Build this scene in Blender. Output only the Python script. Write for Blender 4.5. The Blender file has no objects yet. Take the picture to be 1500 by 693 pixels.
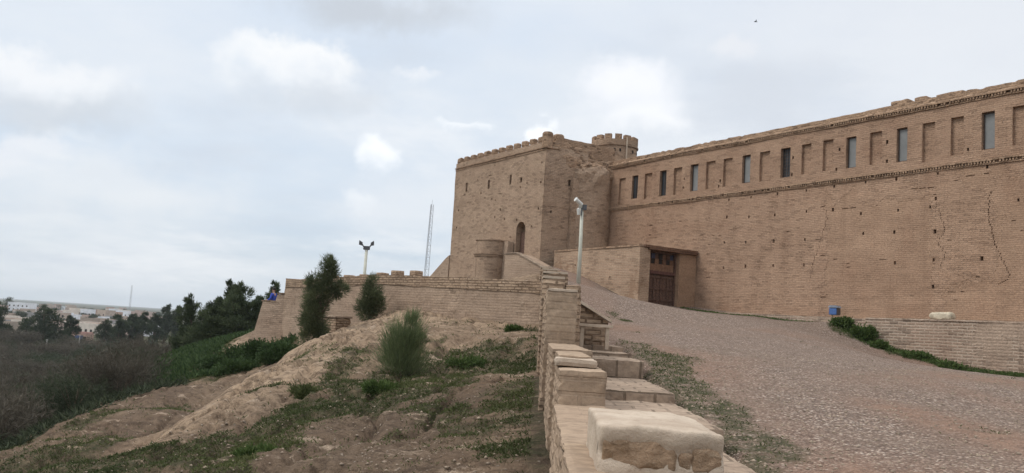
import bpy, math, random
import numpy as np
from mathutils import Matrix, Vector
rnd = random.Random(7)
RS = np.random.RandomState(11)
scene = bpy.context.scene
COL = scene.collection

# ------------------------------------------------------------------ camera frame
F_PX = 1300.0
ROLL = math.radians(3.605); PITCH = math.radians(5.967); YAW = math.radians(-2.043)
cf = np.array([math.sin(YAW)*math.cos(PITCH), math.cos(YAW)*math.cos(PITCH), math.sin(PITCH)])
_r0 = np.array([math.cos(YAW), -math.sin(YAW), 0.0]); _u0 = np.cross(_r0, cf)
cr = math.cos(ROLL)*_r0 + math.sin(ROLL)*_u0
cu = -math.sin(ROLL)*_r0 + math.cos(ROLL)*_u0
cam_d = bpy.data.cameras.new('camera'); cam = bpy.data.objects.new('camera', cam_d); COL.objects.link(cam)
cam.matrix_world = Matrix([[cr[0], cu[0], -cf[0], 0], [cr[1], cu[1], -cf[1], 0], [cr[2], cu[2], -cf[2], 0], [0, 0, 0, 1]])
cam_d.sensor_width = 36; cam_d.lens = 36*F_PX/1500; cam_d.clip_start = 0.05; cam_d.clip_end = 60000
scene.camera = cam

# the fortress stands in its own frame: u runs along the long wall away from us, v at right angles into it
A = math.radians(34.15)
UX = np.array([-math.sin(A), math.cos(A)]); VX = np.array([math.cos(A), math.sin(A)])
def w2(v, u, z=0.0):
    p = VX*v + UX*u
    return (p[0], p[1], z)

# ------------------------------------------------------------------ noise
def _hash(i, j, k, s):
    h = (i.astype(np.int64)*374761393 + j.astype(np.int64)*668265263 + k.astype(np.int64)*2147483647 + s*974711) & 0xffffffff
    h = ((h ^ (h >> 13))*1274126177) & 0xffffffff
    h = h ^ (h >> 16)
    h = (h*2246822519) & 0xffffffff
    h = h ^ (h >> 15)
    return (h & 0xffffff)/float(0xffffff)
def vnoise(p, s=0):
    p = np.asarray(p, float); i = np.floor(p); f = p - i; f = f*f*(3-2*f)
    x, y, z = i[:, 0], i[:, 1], i[:, 2]; r = 0
    for a in (0, 1):
        for b in (0, 1):
            for c in (0, 1):
                w = (f[:, 0] if a else 1-f[:, 0])*(f[:, 1] if b else 1-f[:, 1])*(f[:, 2] if c else 1-f[:, 2])
                r = r + w*_hash(x+a, y+b, z+c, s)
    return r*2-1
def fbm(p, octv=4, s=0, gain=.5):
    p = np.asarray(p, float); a = 1.0; r = 0; t = 0
    for o in range(octv):
        r = r + a*vnoise(p*(2.03**o)+o*17.3, s+o); t += a; a *= gain
    return r/t
def sstep(a, b, x):
    t = np.clip((x-a)/(b-a), 0, 1); return t*t*(3-2*t)
def xyz(x, y, z=None):
    return np.stack([x, y, np.zeros_like(x) if z is None else z], 1)

# ------------------------------------------------------------------ mesh helpers
def raw_mesh(name, V, faces, mats, uv=None, attrs=None, smooth=False, midx=None):
    """V (n,3); faces: (m,k) array or list of index lists"""
    me = bpy.data.meshes.new(name); V = np.asarray(V, np.float32)
    if isinstance(faces, np.ndarray):
        m, k = faces.shape; me.vertices.add(len(V)); me.vertices.foreach_set('co', V.ravel())
        me.loops.add(m*k); me.loops.foreach_set('vertex_index', faces.ravel().astype(np.int32))
        me.polygons.add(m); me.polygons.foreach_set('loop_start', (np.arange(m)*k).astype(np.int32))
        me.update(calc_edges=True)
    else:
        me.from_pydata([tuple(map(float, p)) for p in V], [], faces); me.update()
    if not isinstance(mats, (list, tuple)): mats = [mats]
    for m in mats: me.materials.append(m)
    if midx is not None: me.polygons.foreach_set('material_index', np.asarray(midx, np.int32))
    if smooth: me.polygons.foreach_set('use_smooth', np.ones(len(me.polygons), bool))
    if uv is not None:
        l = me.uv_layers.new(name='uv'); l.data.foreach_set('uv', np.asarray(uv, np.float32).ravel())
    for k, a in (attrs or {}).items():
        at = me.attributes.new(k, 'FLOAT', 'POINT'); at.data.foreach_set('value', np.asarray(a, np.float32))
    return me
def link(name, me, parent=None, loc=(0, 0, 0), rz=0.0):
    o = bpy.data.objects.new(name, me); COL.objects.link(o); o.location = loc; o.rotation_euler = (0, 0, rz)
    if parent is not None: o.parent = parent
    return o
def tag(o, label=None, cat=None, group=None, kind=None):
    if label: o['label'] = label
    if cat: o['category'] = cat
    if group: o['group'] = group
    if kind: o['kind'] = kind
    return o
def thing(name, label, cat, loc, rz=0.0, group=None):
    return tag(link(name, None, None, loc, rz), label, cat, group)

class MB:
    """collects shapes of ONE part; uv by face direction in metres"""
    def __init__(s): s.v = []; s.f = []; s.n = 0; s.uvs = {}
    def add(s, V, Fs):
        V = np.asarray(V, float); b = s.n; s.v.append(V); s.n += len(V)
        s.f.extend([tuple(int(i)+b for i in f) for f in Fs]); return b
    def box(s, x0, x1, y0, y1, z0, z1):
        V = [(x, y, z) for z in (z0, z1) for y in (y0, y1) for x in (x0, x1)]
        s.add(V, [(0, 2, 3, 1), (4, 5, 7, 6), (0, 1, 5, 4), (1, 3, 7, 5), (3, 2, 6, 7), (2, 0, 4, 6)])
    def rbox(s, x0, x1, y0, y1, z0, z1, step=.08, r=.03, amp=.015, freq=3.0, seed=0, bottom=True, fn=None):
        """box with rounded, uneven faces"""
        nx, ny, nz = [max(1, int(math.ceil((b-a)/step))) for a, b in ((x0, x1), (y0, y1), (z0, z1))]
        ids = {}; P = []; Fs = []
        def vid(i, j, k):
            key = (i, j, k)
            if key not in ids:
                ids[key] = len(P); P.append((x0+(x1-x0)*i/nx, y0+(y1-y0)*j/ny, z0+(z1-z0)*k/nz))
            return ids[key]
        for i in range(nx):
            for j in range(ny):
                if bottom: Fs.append((vid(i, j, 0), vid(i, j+1, 0), vid(i+1, j+1, 0), vid(i+1, j, 0)))
                Fs.append((vid(i, j, nz), vid(i+1, j, nz), vid(i+1, j+1, nz), vid(i, j+1, nz)))
        for i in range(nx):
            for k in range(nz):
                Fs.append((vid(i, 0, k), vid(i+1, 0, k), vid(i+1, 0, k+1), vid(i, 0, k+1)))
                Fs.append((vid(i+1, ny, k), vid(i, ny, k), vid(i, ny, k+1), vid(i+1, ny, k+1)))
        for j in range(ny):
            for k in range(nz):
                Fs.append((vid(0, j+1, k), vid(0, j, k), vid(0, j, k+1), vid(0, j+1, k+1)))
                Fs.append((vid(nx, j, k), vid(nx, j+1, k), vid(nx, j+1, k+1), vid(nx, j, k+1)))
        P = np.array(P)
        if r > 0:
            lo = np.array([x0, y0, z0])+r; hi = np.array([x1, y1, z1])-r; mid = (lo+hi)/2
            lo = np.minimum(lo, mid); hi = np.maximum(hi, mid)
            inn = np.clip(P, lo, hi); d = P-inn; L = np.linalg.norm(d, axis=1, keepdims=True); L[L == 0] = 1
            P = np.where(L > r, inn+d/L*r, P)
        if amp > 0:
            q = P*freq+seed*7.7
            P = P + amp*np.stack([fbm(q, 3, seed), fbm(q+31.7, 3, seed+5), fbm(q+77.1, 3, seed+9)], 1)
        if fn is not None: P = fn(P)
        s.add(P, Fs)
    def prism(s, poly, axis, a0, a1):
        """poly in the plane across axis; axis 0: (y,z) 1: (x,z) 2: (x,y)"""
        n = len(poly); V = []
        for a in (a0, a1):
            for p, q in poly:
                V.append((a, p, q) if axis == 0 else (p, a, q) if axis == 1 else (p, q, a))
        Fs = [tuple(range(n))[::-1], tuple(range(n, 2*n))]
        for i in range(n):
            j = (i+1) % n; Fs.append((i, j, n+j, n+i))
        s.add(V, Fs)
    def tube(s, pts, rad, n=8, cap=True):
        pts = [np.array(p, float) for p in pts]; rad = rad if isinstance(rad, (list, tuple)) else [rad]*len(pts)
        V = []; Fs = []
        for i, p in enumerate(pts):
            t = pts[min(i+1, len(pts)-1)]-pts[max(i-1, 0)]; t = t/np.linalg.norm(t)
            a = np.cross(t, [0, 0, 1.0]) if abs(t[2]) < .95 else np.cross(t, [1.0, 0, 0]); a /= np.linalg.norm(a); b = np.cross(t, a)
            for k in range(n):
                w = 2*math.pi*k/n; V.append(p+rad[i]*(a*math.cos(w)+b*math.sin(w)))
        for i in range(len(pts)-1):
            for k in range(n):
                l = (k+1) % n; Fs.append((i*n+k, i*n+l, (i+1)*n+l, (i+1)*n+k))
        if cap: Fs += [tuple(range(n))[::-1], tuple(range((len(pts)-1)*n, len(pts)*n))]
        s.add(V, Fs)
    def lathe(s, cx, cy, prof, n=40, a0=0, a1=2*math.pi, cap=True):
        """prof: (radius, z) upward"""
        full = abs(a1-a0) > 6.28; m = n if full else n+1; V = []; Fs = []
        for r, z in prof:
            for k in range(m):
                w = a0+(a1-a0)*k/n; V.append((cx+r*math.cos(w), cy+r*math.sin(w), z))
        for i in range(len(prof)-1):
            for k in range(n):
                l = (k+1) % m; Fs.append((i*m+k, i*m+l, (i+1)*m+l, (i+1)*m+k))
        if cap: Fs.append(tuple(range((len(prof)-1)*m, len(prof)*m)))
        s.add(V, Fs)
    def panel(s, axis, c, a0, a1, z0, z1, holes, depth_sign=1, step=1.2, wav=.015, seed=0, shift=None):
        """wall face with real recesses. axis 'x': plane x=c, a=y, outward -x; axis 'y': plane y=c, a=x, outward -y.
        holes: (a0,a1,z0,z1,depth)"""
        As = {round(a0, 4), round(a1, 4)}; Zs = {round(z0, 4), round(z1, 4)}
        for h in holes:
            As |= {round(h[0], 4), round(h[1], 4)}; Zs |= {round(h[2], 4), round(h[3], 4)}
        def fill(S, lo, hi):
            for k in range(int((hi-lo)/step)+1):
                x = lo+k*step
                if min(abs(x-q) for q in S) > step*.3: S.add(round(x, 4))
            return sorted(S)
        As = fill(As, a0, a1); Zs = fill(Zs, z0, z1); ia = {a: i for i, a in enumerate(As)}; iz = {z: i for i, z in enumerate(Zs)}
        na, nz = len(As), len(Zs); AA, ZZ = np.meshgrid(As, Zs, indexing='ij'); aa = AA.ravel(); zz = ZZ.ravel()
        d = wav*fbm(np.stack([aa*.45, zz*.45, np.full_like(aa, seed*3.1)], 1), 2, seed)
        if shift is not None: d = d+shift(aa, zz)
        def mk(a, dd, z): return np.stack([c+dd, a, z], 1) if axis == 'x' else np.stack([a, c+dd, z], 1)
        b = s.n; V = mk(aa, d, zz); open_ = np.zeros((na, nz), bool); hl = []
        for h in holes:
            i0, i1, k0, k1 = ia[round(h[0], 4)], ia[round(h[1], 4)], iz[round(h[2], 4)], iz[round(h[3], 4)]
            open_[i0:i1, k0:k1] = True; hl.append((i0, i1, k0, k1, h[4]))
        Fs = []
        def q(p0, p1, p2, p3): Fs.append((p0, p3, p2, p1) if axis == 'x' else (p0, p1, p2, p3))
        for i in range(na-1):
            for k in range(nz-1):
                if not open_[i, k]: q(i*nz+k, (i+1)*nz+k, (i+1)*nz+k+1, i*nz+k+1)
        s.add(V, Fs)
        for i0, i1, k0, k1, dp in hl:
            ring = [(i, k0) for i in range(i0, i1)]+[(i1, k) for k in range(k0, k1)]+[(i, k1) for i in range(i1, i0, -1)]+[(i0, k) for k in range(k1, k0, -1)]
            fr = V[[i*nz+k for i, k in ring]]; bk = fr.copy(); col = 0 if axis == 'x' else 1
            bk[:, col] = fr[:, col].mean()+dp; n = len(ring); Fq = []
            for m in range(n):
                l = (m+1) % n
                Fq.append((m, n+m, n+l, l) if axis == 'x' else (m, l, n+l, n+m))
            Fq.append(tuple(range(n, 2*n))[::-1] if axis == 'x' else tuple(range(n, 2*n)))
            s.add(np.vstack([fr, bk]), Fq)
    def mesh(s, name, mats, smooth=False, cyl=None):
        V = np.vstack(s.v); me = raw_mesh(name, V, s.f, mats, smooth=smooth)
        nl = len(me.loops); vi = np.empty(nl, np.int32); me.loops.foreach_get('vertex_index', vi)
        lt = np.empty(len(me.polygons), np.int32); me.polygons.foreach_get('loop_total', lt)
        nn = np.empty(len(me.polygons)*3, np.float32); me.polygons.foreach_get('normal', nn)
        N = np.repeat(nn.reshape(-1, 3), lt, axis=0); P = V[vi]
        if cyl is not None:
            ang = np.arctan2(P[:, 1]-cyl[1], P[:, 0]-cyl[0]); uv = np.stack([ang*cyl[2], P[:, 2]], 1)
            flat = np.abs(N[:, 2]) > .75; uv[flat] = P[flat][:, :2]
        else:
            # dominant side direction, so uneven faces keep one mapping
            ax = np.argmax(np.abs(N), axis=1); uv = np.where((ax == 0)[:, None], P[:, [1, 2]], np.where((ax == 1)[:, None], P[:, [0, 2]], P[:, [0, 1]]))
            ob = (np.abs(N[:, 2]) < .6) & (np.minimum(np.abs(N[:, 0]), np.abs(N[:, 1])) > .35)
            t = np.stack([-N[:, 1], N[:, 0]], 1); t /= np.maximum(np.linalg.norm(t, axis=1, keepdims=True), 1e-6)
            uo = np.stack([(t*P[:, :2]).sum(1), P[:, 2]], 1); uv = np.where(ob[:, None], uo, uv)
        l = me.uv_layers.new(name='uv'); l.data.foreach_set('uv', uv.astype(np.float32).ravel())
        return me
    def build(s, name, mats, parent=None, loc=(0, 0, 0), rz=0.0, smooth=False, cyl=None):
        return link(name, s.mesh(name, mats, smooth, cyl), parent, loc, rz)

# ------------------------------------------------------------------ materials
class NT:
    def __init__(s, m):
        s.t = m.node_tree; s.t.nodes.clear()
    def n(s, ty, ins=None, **kw):
        nd = s.t.nodes.new(ty)
        for k, v in kw.items(): setattr(nd, k, v)
        for k, v in (ins or {}).items():
            if isinstance(v, bpy.types.NodeSocket): s.t.links.new(v, nd.inputs[k])
            else: nd.inputs[k].default_value = v
        return nd
    def math(s, op, a, b=0.0, c=None, clamp=False):
        ins = {0: a, 1: b}
        if c is not None: ins[2] = c
        return s.n('ShaderNodeMath', ins, operation=op, use_clamp=clamp).outputs[0]
    def vmath(s, op, a, b=None, scale=None):
        ins = {0: a}
        if b is not None: ins[1] = b
        if scale is not None: ins['Scale'] = scale
        return s.n('ShaderNodeVectorMath', ins, operation=op)
    def noise(s, vec, scale, detail=4, rough=.55, w=None):
        return s.n('ShaderNodeTexNoise', {'Vector': vec, 'Scale': scale, 'Detail': detail, 'Roughness': rough})
    def ramp(s, fac, a, b, lo=0.0, hi=1.0):
        return s.n('ShaderNodeMapRange', {'Value': fac, 'From Min': a, 'From Max': b, 'To Min': lo, 'To Max': hi}, interpolation_type='SMOOTHSTEP').outputs[0]
    def mix(s, fac, a, b, mode='MIX'):
        nd = s.t.nodes.new('ShaderNodeMix'); nd.data_type = 'RGBA'; nd.blend_type = mode
        for sock, v in ((nd.inputs[0], fac), (nd.inputs[6], a), (nd.inputs[7], b)):
            if isinstance(v, bpy.types.NodeSocket): s.t.links.new(v, sock)
            else: sock.default_value = v if not isinstance(v, tuple) else (v+(1,))[:4]
        return nd.outputs[2]
def newmat(name):
    m = bpy.data.materials.new(name); m.use_nodes = True; return m, NT(m)
def finish(t, color, rough=.95, bump=None, dist=.02, spec=.2, strength=1.0, metal=0.0):
    p = t.n('ShaderNodeBsdfPrincipled', {'Base Color': color if isinstance(color, bpy.types.NodeSocket) else tuple(color)+(1,), 'Roughness': rough, 'Specular IOR Level': spec, 'Metallic': metal})
    if bump is not None:
        b = t.n('ShaderNodeBump', {'Height': bump, 'Distance': dist, 'Strength': strength}); t.t.links.new(b.outputs[0], p.inputs['Normal'])
    o = t.n('ShaderNodeOutputMaterial'); t.t.links.new(p.outputs[0], o.inputs[0]); return p
def c3(*a): return tuple(a)
def brick_mat(name, c1, c2, mortar, bw=.34, bh=.085, ms=.014, plaster=None, pl_amt=.5, pl_scale=.35, rub=.5, bias=0.0, regions=(), red=.0, seed=0.0, bumpd=.035, warp=.03):
    m, t = newmat(name)
    uv = t.n('ShaderNodeUVMap', uv_map='uv').outputs[0]; ob = t.n('ShaderNodeTexCoord').outputs['Object']
    ofs = t.vmath('ADD', ob, (seed, seed*1.7, seed*.6)).outputs[0]
    wn = t.noise(ofs, 2.2, 3); wv = t.vmath('SCALE', t.vmath('SUBTRACT', wn.outputs['Color'], (.5, .5, .5)).outputs[0], scale=warp*2).outputs[0]
    uvw = t.vmath('ADD', uv, wv).outputs[0]
    br = t.n('ShaderNodeTexBrick', {'Vector': uvw, 'Color1': c1+(1,), 'Color2': c2+(1,), 'Mortar': mortar+(1,), 'Scale': 1.0, 'Mortar Size': ms, 'Mortar Smooth': .35, 'Bias': bias, 'Brick Width': bw, 'Row Height': bh})
    br.offset = .5
    big = t.noise(ofs, pl_scale, 5, .6).outputs[0]
    med = t.noise(ofs, 1.3, 5, .65).outputs[0]; fine = t.noise(ofs, 14, 4, .7).outputs[0]
    col = br.outputs['Color']
    # eroded courses: stretched blotches along the courses
    b2 = t.n('ShaderNodeTexBrick', {'Vector': uvw, 'Color1': (0, 0, 0, 1), 'Color2': (1, 1, 1, 1), 'Mortar': (.5, .5, .5, 1), 'Scale': 1.0, 'Mortar Size': 0.0, 'Bias': 0.0, 'Brick Width': bw, 'Row Height': bh}); b2.offset = .5
    rv = t.math('ADD', t.n('ShaderNodeSeparateXYZ', {0: b2.outputs['Color']}).outputs[0], t.math('MULTIPLY', t.math('SUBTRACT', med, .5), .45))
    st = t.ramp(rv, .80, .95)
    col = t.mix(t.math('MULTIPLY', st, rub), col, tuple(x*.55 for x in c1)); col = t.mix(t.math('MULTIPLY', t.ramp(rv, .3, .1), rub*.6), col, tuple(min(1, x*1.3) for x in c2))
    pm = t.ramp(t.math('ADD', big, t.math('MULTIPLY', t.math('SUBTRACT', med, .5), .5)), .62-pl_amt*.35, .70-pl_amt*.35)
    sep = t.n('ShaderNodeSeparateXYZ', {0: uv})
    for (a0, a1, z0, z1, val) in regions:       # repair patches of the wall, ragged edged
        wa = t.math('MULTIPLY', t.math('SUBTRACT', med, .5), 1.6)
        ua = t.math('ADD', sep.outputs[0], wa); za = t.math('ADD', sep.outputs[1], wa)
        msk = t.math('MULTIPLY', t.math('MULTIPLY', t.ramp(ua, a0-.06, a0+.06), t.ramp(ua, a1+.06, a1-.06)), t.math('MULTIPLY', t.ramp(za, z0-.06, z0+.06), t.ramp(za, z1+.06, z1-.06)))
        pm = t.n('ShaderNodeMix', {0: msk, 2: pm, 3: float(val)}).outputs[0]
    if plaster is not None:
        sm = t.noise(t.vmath('MULTIPLY', uvw, (.35, 2.2, 1)).outputs[0], 1.3, 5, .65).outputs[0]
        pc = t.mix(t.ramp(sm, .3, .75), plaster, tuple(x*.78 for x in plaster))
        col = t.mix(t.math('MULTIPLY', pm, .86), col, pc)
    if red > 0:
        col = t.mix(t.ramp(t.noise(ofs, .5, 4).outputs[0], .5, .75, 0, red), col, c3(.30, .16, .10))
    col = t.mix(.55, col, t.mix(t.ramp(fine, .25, .8), c3(.55, .53, .52), c3(1.25, 1.22, 1.2)), 'MULTIPLY')
    col = t.mix(t.ramp(med, .3, .75, 0, .45), col, t.mix(1.0, col, c3(.72, .70, .69), 'MULTIPLY'))
    band = t.noise(t.vmath('MULTIPLY', uvw, (.10, .55, 1)).outputs[0], 1.0, 4, .6).outputs[0]; strk = t.noise(t.vmath('MULTIPLY', uv, (1.3, .10, 1)).outputs[0], 1.0, 5, .6).outputs[0]
    col = t.mix(t.ramp(band, .35, .7, 0, .5), col, t.mix(1.0, col, c3(.78, .74, .72), 'MULTIPLY')); col = t.mix(t.ramp(strk, .52, .75, 0, .5), col, t.mix(1.0, col, c3(.74, .72, .71), 'MULTIPLY')); col = t.mix(t.ramp(band, .5, .25, 0, .4), col, t.mix(1.0, col, c3(1.16, 1.14, 1.12), 'MULTIPLY'))
    pf = t.math('SUBTRACT', 1.0, t.math('MULTIPLY', pm, .8)) if plaster is not None else 1.0
    h = t.math('ADD', t.math('MULTIPLY', t.math('SUBTRACT', t.math('SUBTRACT', 1.0, br.outputs['Fac']), t.math('MULTIPLY', st, .8)), pf), t.math('MULTIPLY', fine, .45))
    finish(t, col, .97, h, bumpd, .1)
    return m
def simple(name, c, rough=.6, metal=0.0, var=.15, scale=8, spec=.4, bump=0.0):
    m, t = newmat(name); ob = t.n('ShaderNodeTexCoord').outputs['Object']; n = t.noise(ob, scale, 5, .65).outputs[0]
    col = t.mix(t.ramp(n, .3, .7), tuple(x*(1-var) for x in c), tuple(min(1, x*(1+var)) for x in c))
    finish(t, col, rough, n if bump else None, bump or .01, spec, metal=metal); return m
def leaf_mat(name, dark, light, rough=.75):
    m, t = newmat(name); a = t.n('ShaderNodeAttribute', attribute_name='tint').outputs['Fac']
    col = t.mix(a, dark, light)
    p = t.n('ShaderNodeBsdfPrincipled', {'Base Color': col, 'Roughness': rough, 'Specular IOR Level': .15})
    tr = t.n('ShaderNodeBsdfTranslucent', {'Color': col}); mx = t.n('ShaderNodeMixShader', {0: .22, 1: p.outputs[0], 2: tr.outputs[0]})
    o = t.n('ShaderNodeOutputMaterial'); t.t.links.new(mx.outputs[0], o.inputs[0]); return m

M = {}
M['wall'] = brick_mat('wall_brick', c3(.395, .265, .182), c3(.51, .352, .248), c3(.43, .30, .212), bw=.32, bh=.078, ms=.015, rub=.45, bumpd=.045, plaster=c3(.462, .315, .217), pl_amt=.35, warp=.045,
    regions=[(29.4, 45, 1.3, 7.1, 0.12), (25.6, 29.4, 1.0, 7.1, .05), (20.3, 25.2, .8, 6.2, .95), (18.0, 20.0, 2.9, 6.4, .2), (10, 17.8, -1, 6.6, .9), (14, 41, 7.3, 9.8, .1)], red=.25)
M['tower'] = brick_mat('tower_brick', c3(.405, .292, .208), c3(.54, .40, .29), c3(.43, .32, .232), bw=.26, bh=.085, ms=.018, plaster=c3(.475, .352, .254), pl_amt=.2, pl_scale=.25, rub=.5, bumpd=.045, warp=.045)
M['ruin'] = brick_mat('ruined_brick', c3(.37, .252, .168), c3(.49, .345, .235), c3(.38, .27, .19), bw=.24, bh=.09, ms=.02, rub=.8, bumpd=.08, warp=.06, seed=3)
M['gate'] = brick_mat('gate_brick', c3(.39, .265, .18), c3(.53, .38, .265), c3(.52, .405, .30), bw=.30, bh=.085, ms=.018, plaster=c3(.40, .27, .18), pl_amt=.1, seed=5)
M['clay'] = brick_mat('clay_plaster', c3(.40, .265, .175), c3(.46, .31, .21), c3(.42, .30, .21), plaster=c3(.40, .265, .175), pl_amt=1.4, seed=8)
M['pale'] = brick_mat('pale_brick', c3(.31, .225, .165), c3(.45, .345, .265), c3(.53, .43, .34), bw=.36, bh=.11, ms=.03, plaster=c3(.47, .36, .275), pl_amt=.35, rub=.6, seed=12, red=.25, bumpd=.05)
M['garden'] = brick_mat('garden_brick', c3(.36, .265, .19), c3(.51, .39, .29), c3(.42, .32, .24), bw=.30, bh=.10, ms=.022, plaster=c3(.46, .35, .26), pl_amt=.6, rub=.6, seed=17)
M['course'] = brick_mat('coursed_brick', c3(.40, .29, .20), c3(.52, .395, .285), c3(.25, .18, .125), bw=.30, bh=.10, ms=.024, rub=.55, seed=21, bumpd=.06)
M['parapet'] = brick_mat('parapet_brick', c3(.34, .255, .178), c3(.45, .34, .24), c3(.33, .25, .18), bw=.36, bh=.10, ms=.016, plaster=c3(.42, .32, .23), pl_amt=.95, pl_scale=1.1, rub=.5, seed=25, bumpd=.02, warp=.015)
M['steps'] = brick_mat('step_brick', c3(.30, .235, .178), c3(.42, .33, .25), c3(.22, .172, .128), bw=.34, bh=.30, ms=.016, plaster=c3(.40, .31, .235), pl_amt=.25, pl_scale=.9, rub=.45, seed=31, bumpd=.02, warp=.02)
M['dark'] = simple('dark_void', c3(.03, .024, .02), .9)
def plaster_mat():
    m, t = newmat('gypsum_plaster'); ob = t.n('ShaderNodeTexCoord').outputs['Object']; a = t.noise(ob, 3.5, 6, .7).outputs[0]; b = t.noise(ob, 22, 6, .75).outputs[0]; c = t.noise(ob, 90, 3, .7).outputs[0]
    col = t.mix(t.ramp(a, .3, .7), c3(.40, .315, .24), c3(.53, .44, .345)); col = t.mix(t.ramp(b, .52, .72, 0, .6), col, c3(.30, .225, .165)); col = t.mix(t.ramp(b, .4, .25, 0, .5), col, c3(.60, .51, .41))
    finish(t, col, .96, t.math('ADD', b, t.math('MULTIPLY', c, .4)), .012, .1); return m
M['plaster'] = plaster_mat()
M['glass'] = simple('grey_glass', c3(.20, .205, .20), .45, var=.15, scale=1.5, spec=.4)
M['darkglass'] = simple('dark_glass', c3(.035, .04, .045), .3, var=.2, scale=2, spec=.35)
M['frame'] = simple('dark_frame', c3(.07, .05, .04), .6)
M['wood'] = simple('old_wood', c3(.10, .055, .038), .75, var=.45, scale=14, bump=.01)
M['wood2'] = simple('brown_wood', c3(.14, .075, .045), .75, var=.35, scale=12, bump=.01)
M['beam'] = simple('red_brown_beam', c3(.10, .045, .035), .7, var=.3)
M['orange'] = simple('orange_wood', c3(.19, .105, .062), .7, var=.3, scale=10)
M['bluepaint'] = simple('dark_blue_paint', c3(.045, .05, .085), .6, var=.3)
M['pole'] = simple('pale_painted_steel', c3(.50, .50, .42), .5, var=.08, scale=5)
M['steel'] = simple('dark_steel', c3(.09, .09, .095), .5, metal=.3)
M['mast'] = simple('mast_steel', c3(.22, .22, .24), .6)
M['whitecase'] = simple('pale_camera_case', c3(.60, .60, .56), .4, var=.06)
M['blue'] = simple('blue_paint', c3(.06, .13, .32), .5, var=.15)
M['greytop'] = simple('grey_lid', c3(.22, .25, .30), .5, var=.15)
M['bluecloth'] = simple('blue_cloth', c3(.035, .07, .36), .8, var=.2)
M['darkcloth'] = simple('dark_cloth', c3(.03, .03, .04), .9)
M['skin'] = simple('skin', c3(.42, .25, .17), .6, var=.05)
M['hair'] = simple('black_hair', c3(.012, .01, .009), .7)
M['boulder'] = simple('pale_limestone', c3(.52, .46, .35), .95, var=.22, scale=5, bump=.03, spec=.1)
M['bark'] = simple('bark', c3(.11, .08, .06), .95, var=.4, scale=10, bump=.02, spec=.1)
M['concrete'] = simple('concrete', c3(.38, .36, .33), .9, var=.12)
M['bird'] = simple('dark_feathers', c3(.04, .04, .045), .8)
for nm, c in (('houseA', (.42, .34, .28)), ('houseB', (.36, .30, .25)), ('houseC', (.62, .55, .48)), ('houseD', (.72, .73, .76)), ('houseE', (.42, .29, .23)), ('houseF', (.30, .29, .28)), ('houseG', (.48, .36, .31))):
    M[nm] = simple('render_'+nm[-1].lower(), c3(*c), .95, var=.12, scale=.4, spec=.1)
M['pinkroof'] = simple('pink_roof', c3(.45, .27, .23), .9, var=.15, scale=1)
M['bluedoor'] = simple('blue_shutter', c3(.05, .09, .22), .6, var=.2)

# ------------------------------------------------------------------ ground shapes
HILL = np.array([(0.05,9.20,-1.41),(0.01,16.00,-0.91),(0,24,-0.27),(0.03,30.5,0.24),(-2.03,30,-0.01),(-2.55,33.5,0.40),(-5.11,35,0.52),(-6.57,36.5,0.23),(-8.03,34,-0.63),(-7.28,36,-0.32),(-3.26,22,-1.26),(-1.84,13.5,-1.49),(-1.3,9.8,-1.59),(-2.46,10,-1.70),(-3.97,11,-1.96),(-6.19,13,-2.41),(-4.54,16.5,-1.73),(-4.54,21,-1.48),(-4.57,14,-1.93),(-7.86,28,-1.20),(-7.63,23,-1.83),(-7.31,19,-2.25),(-7.05,16,-2.51),(-7.08,15.2,-2.57),(-7.37,13.5,-2.57),
 (-12.51,36,-2.85),(-14.98,38,-3.03),(-15.28,34,-3.28),(-15,31,-3.39),(-14.31,28,-3.55),(-13.68,23,-4.0),(-10.97,27,-3.06),(-10.81,22.5,-3.34),(-11.23,20.5,-3.60),(-9.5,28,-3.1),(-9.3,24,-3.5),(-9.1,20,-3.9),(-8.9,17,-4.0),(-10.2,31,-3.0),
 (-14.65,42,-2.69),(-11.84,40,-1.81),(-13.09,44,-1.33),(-14.75,46,-1.45),(-17.04,44,-3.09),(-24.75,60,-3.16),(-26.36,75,-2.80),(-31.86,85,-3.30),(-34,95,-3.4),
 (0,2,-2.0),(0,-6,-2.6),(-3,3,-2.3),(-8,8,-3.0),(-12,14,-4.2),(-14,6,-4.6),(-18,28,-5.8),(-17,22,-5.6),(-20,33,-6.6),(-18,40,-4.8),(-24,42,-7.4),(-22,50,-4.6),(-31,60,-7),(-36,75,-7.5),(-44,85,-10),(-40,95,-6.5),(-50,105,-11.5),(-30,48,-9.5),(-38,60,-10.5),(-48,75,-12),(-60,100,-13.5),(-34,30,-12),(-50,50,-13.5),(-30,10,-11),
 (-8,41.5,.2),(-4,39,.9),(-1,36,1.2),(-1,42,2.0),(-0.5,47,3.0),(-4,46,1.8),(-12,48,-.4),(-15,50,-.6),(-14.4,54,-.4),(-10,52,.4),(-6,62,1.5),(0,70,2),(-14,65,-.6),(-20,70,-1.4),(-22,90,-2.4),(-10,90,-.5),(-33,110,-5),(-28,125,-6.5),(10,110,-1)])
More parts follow.
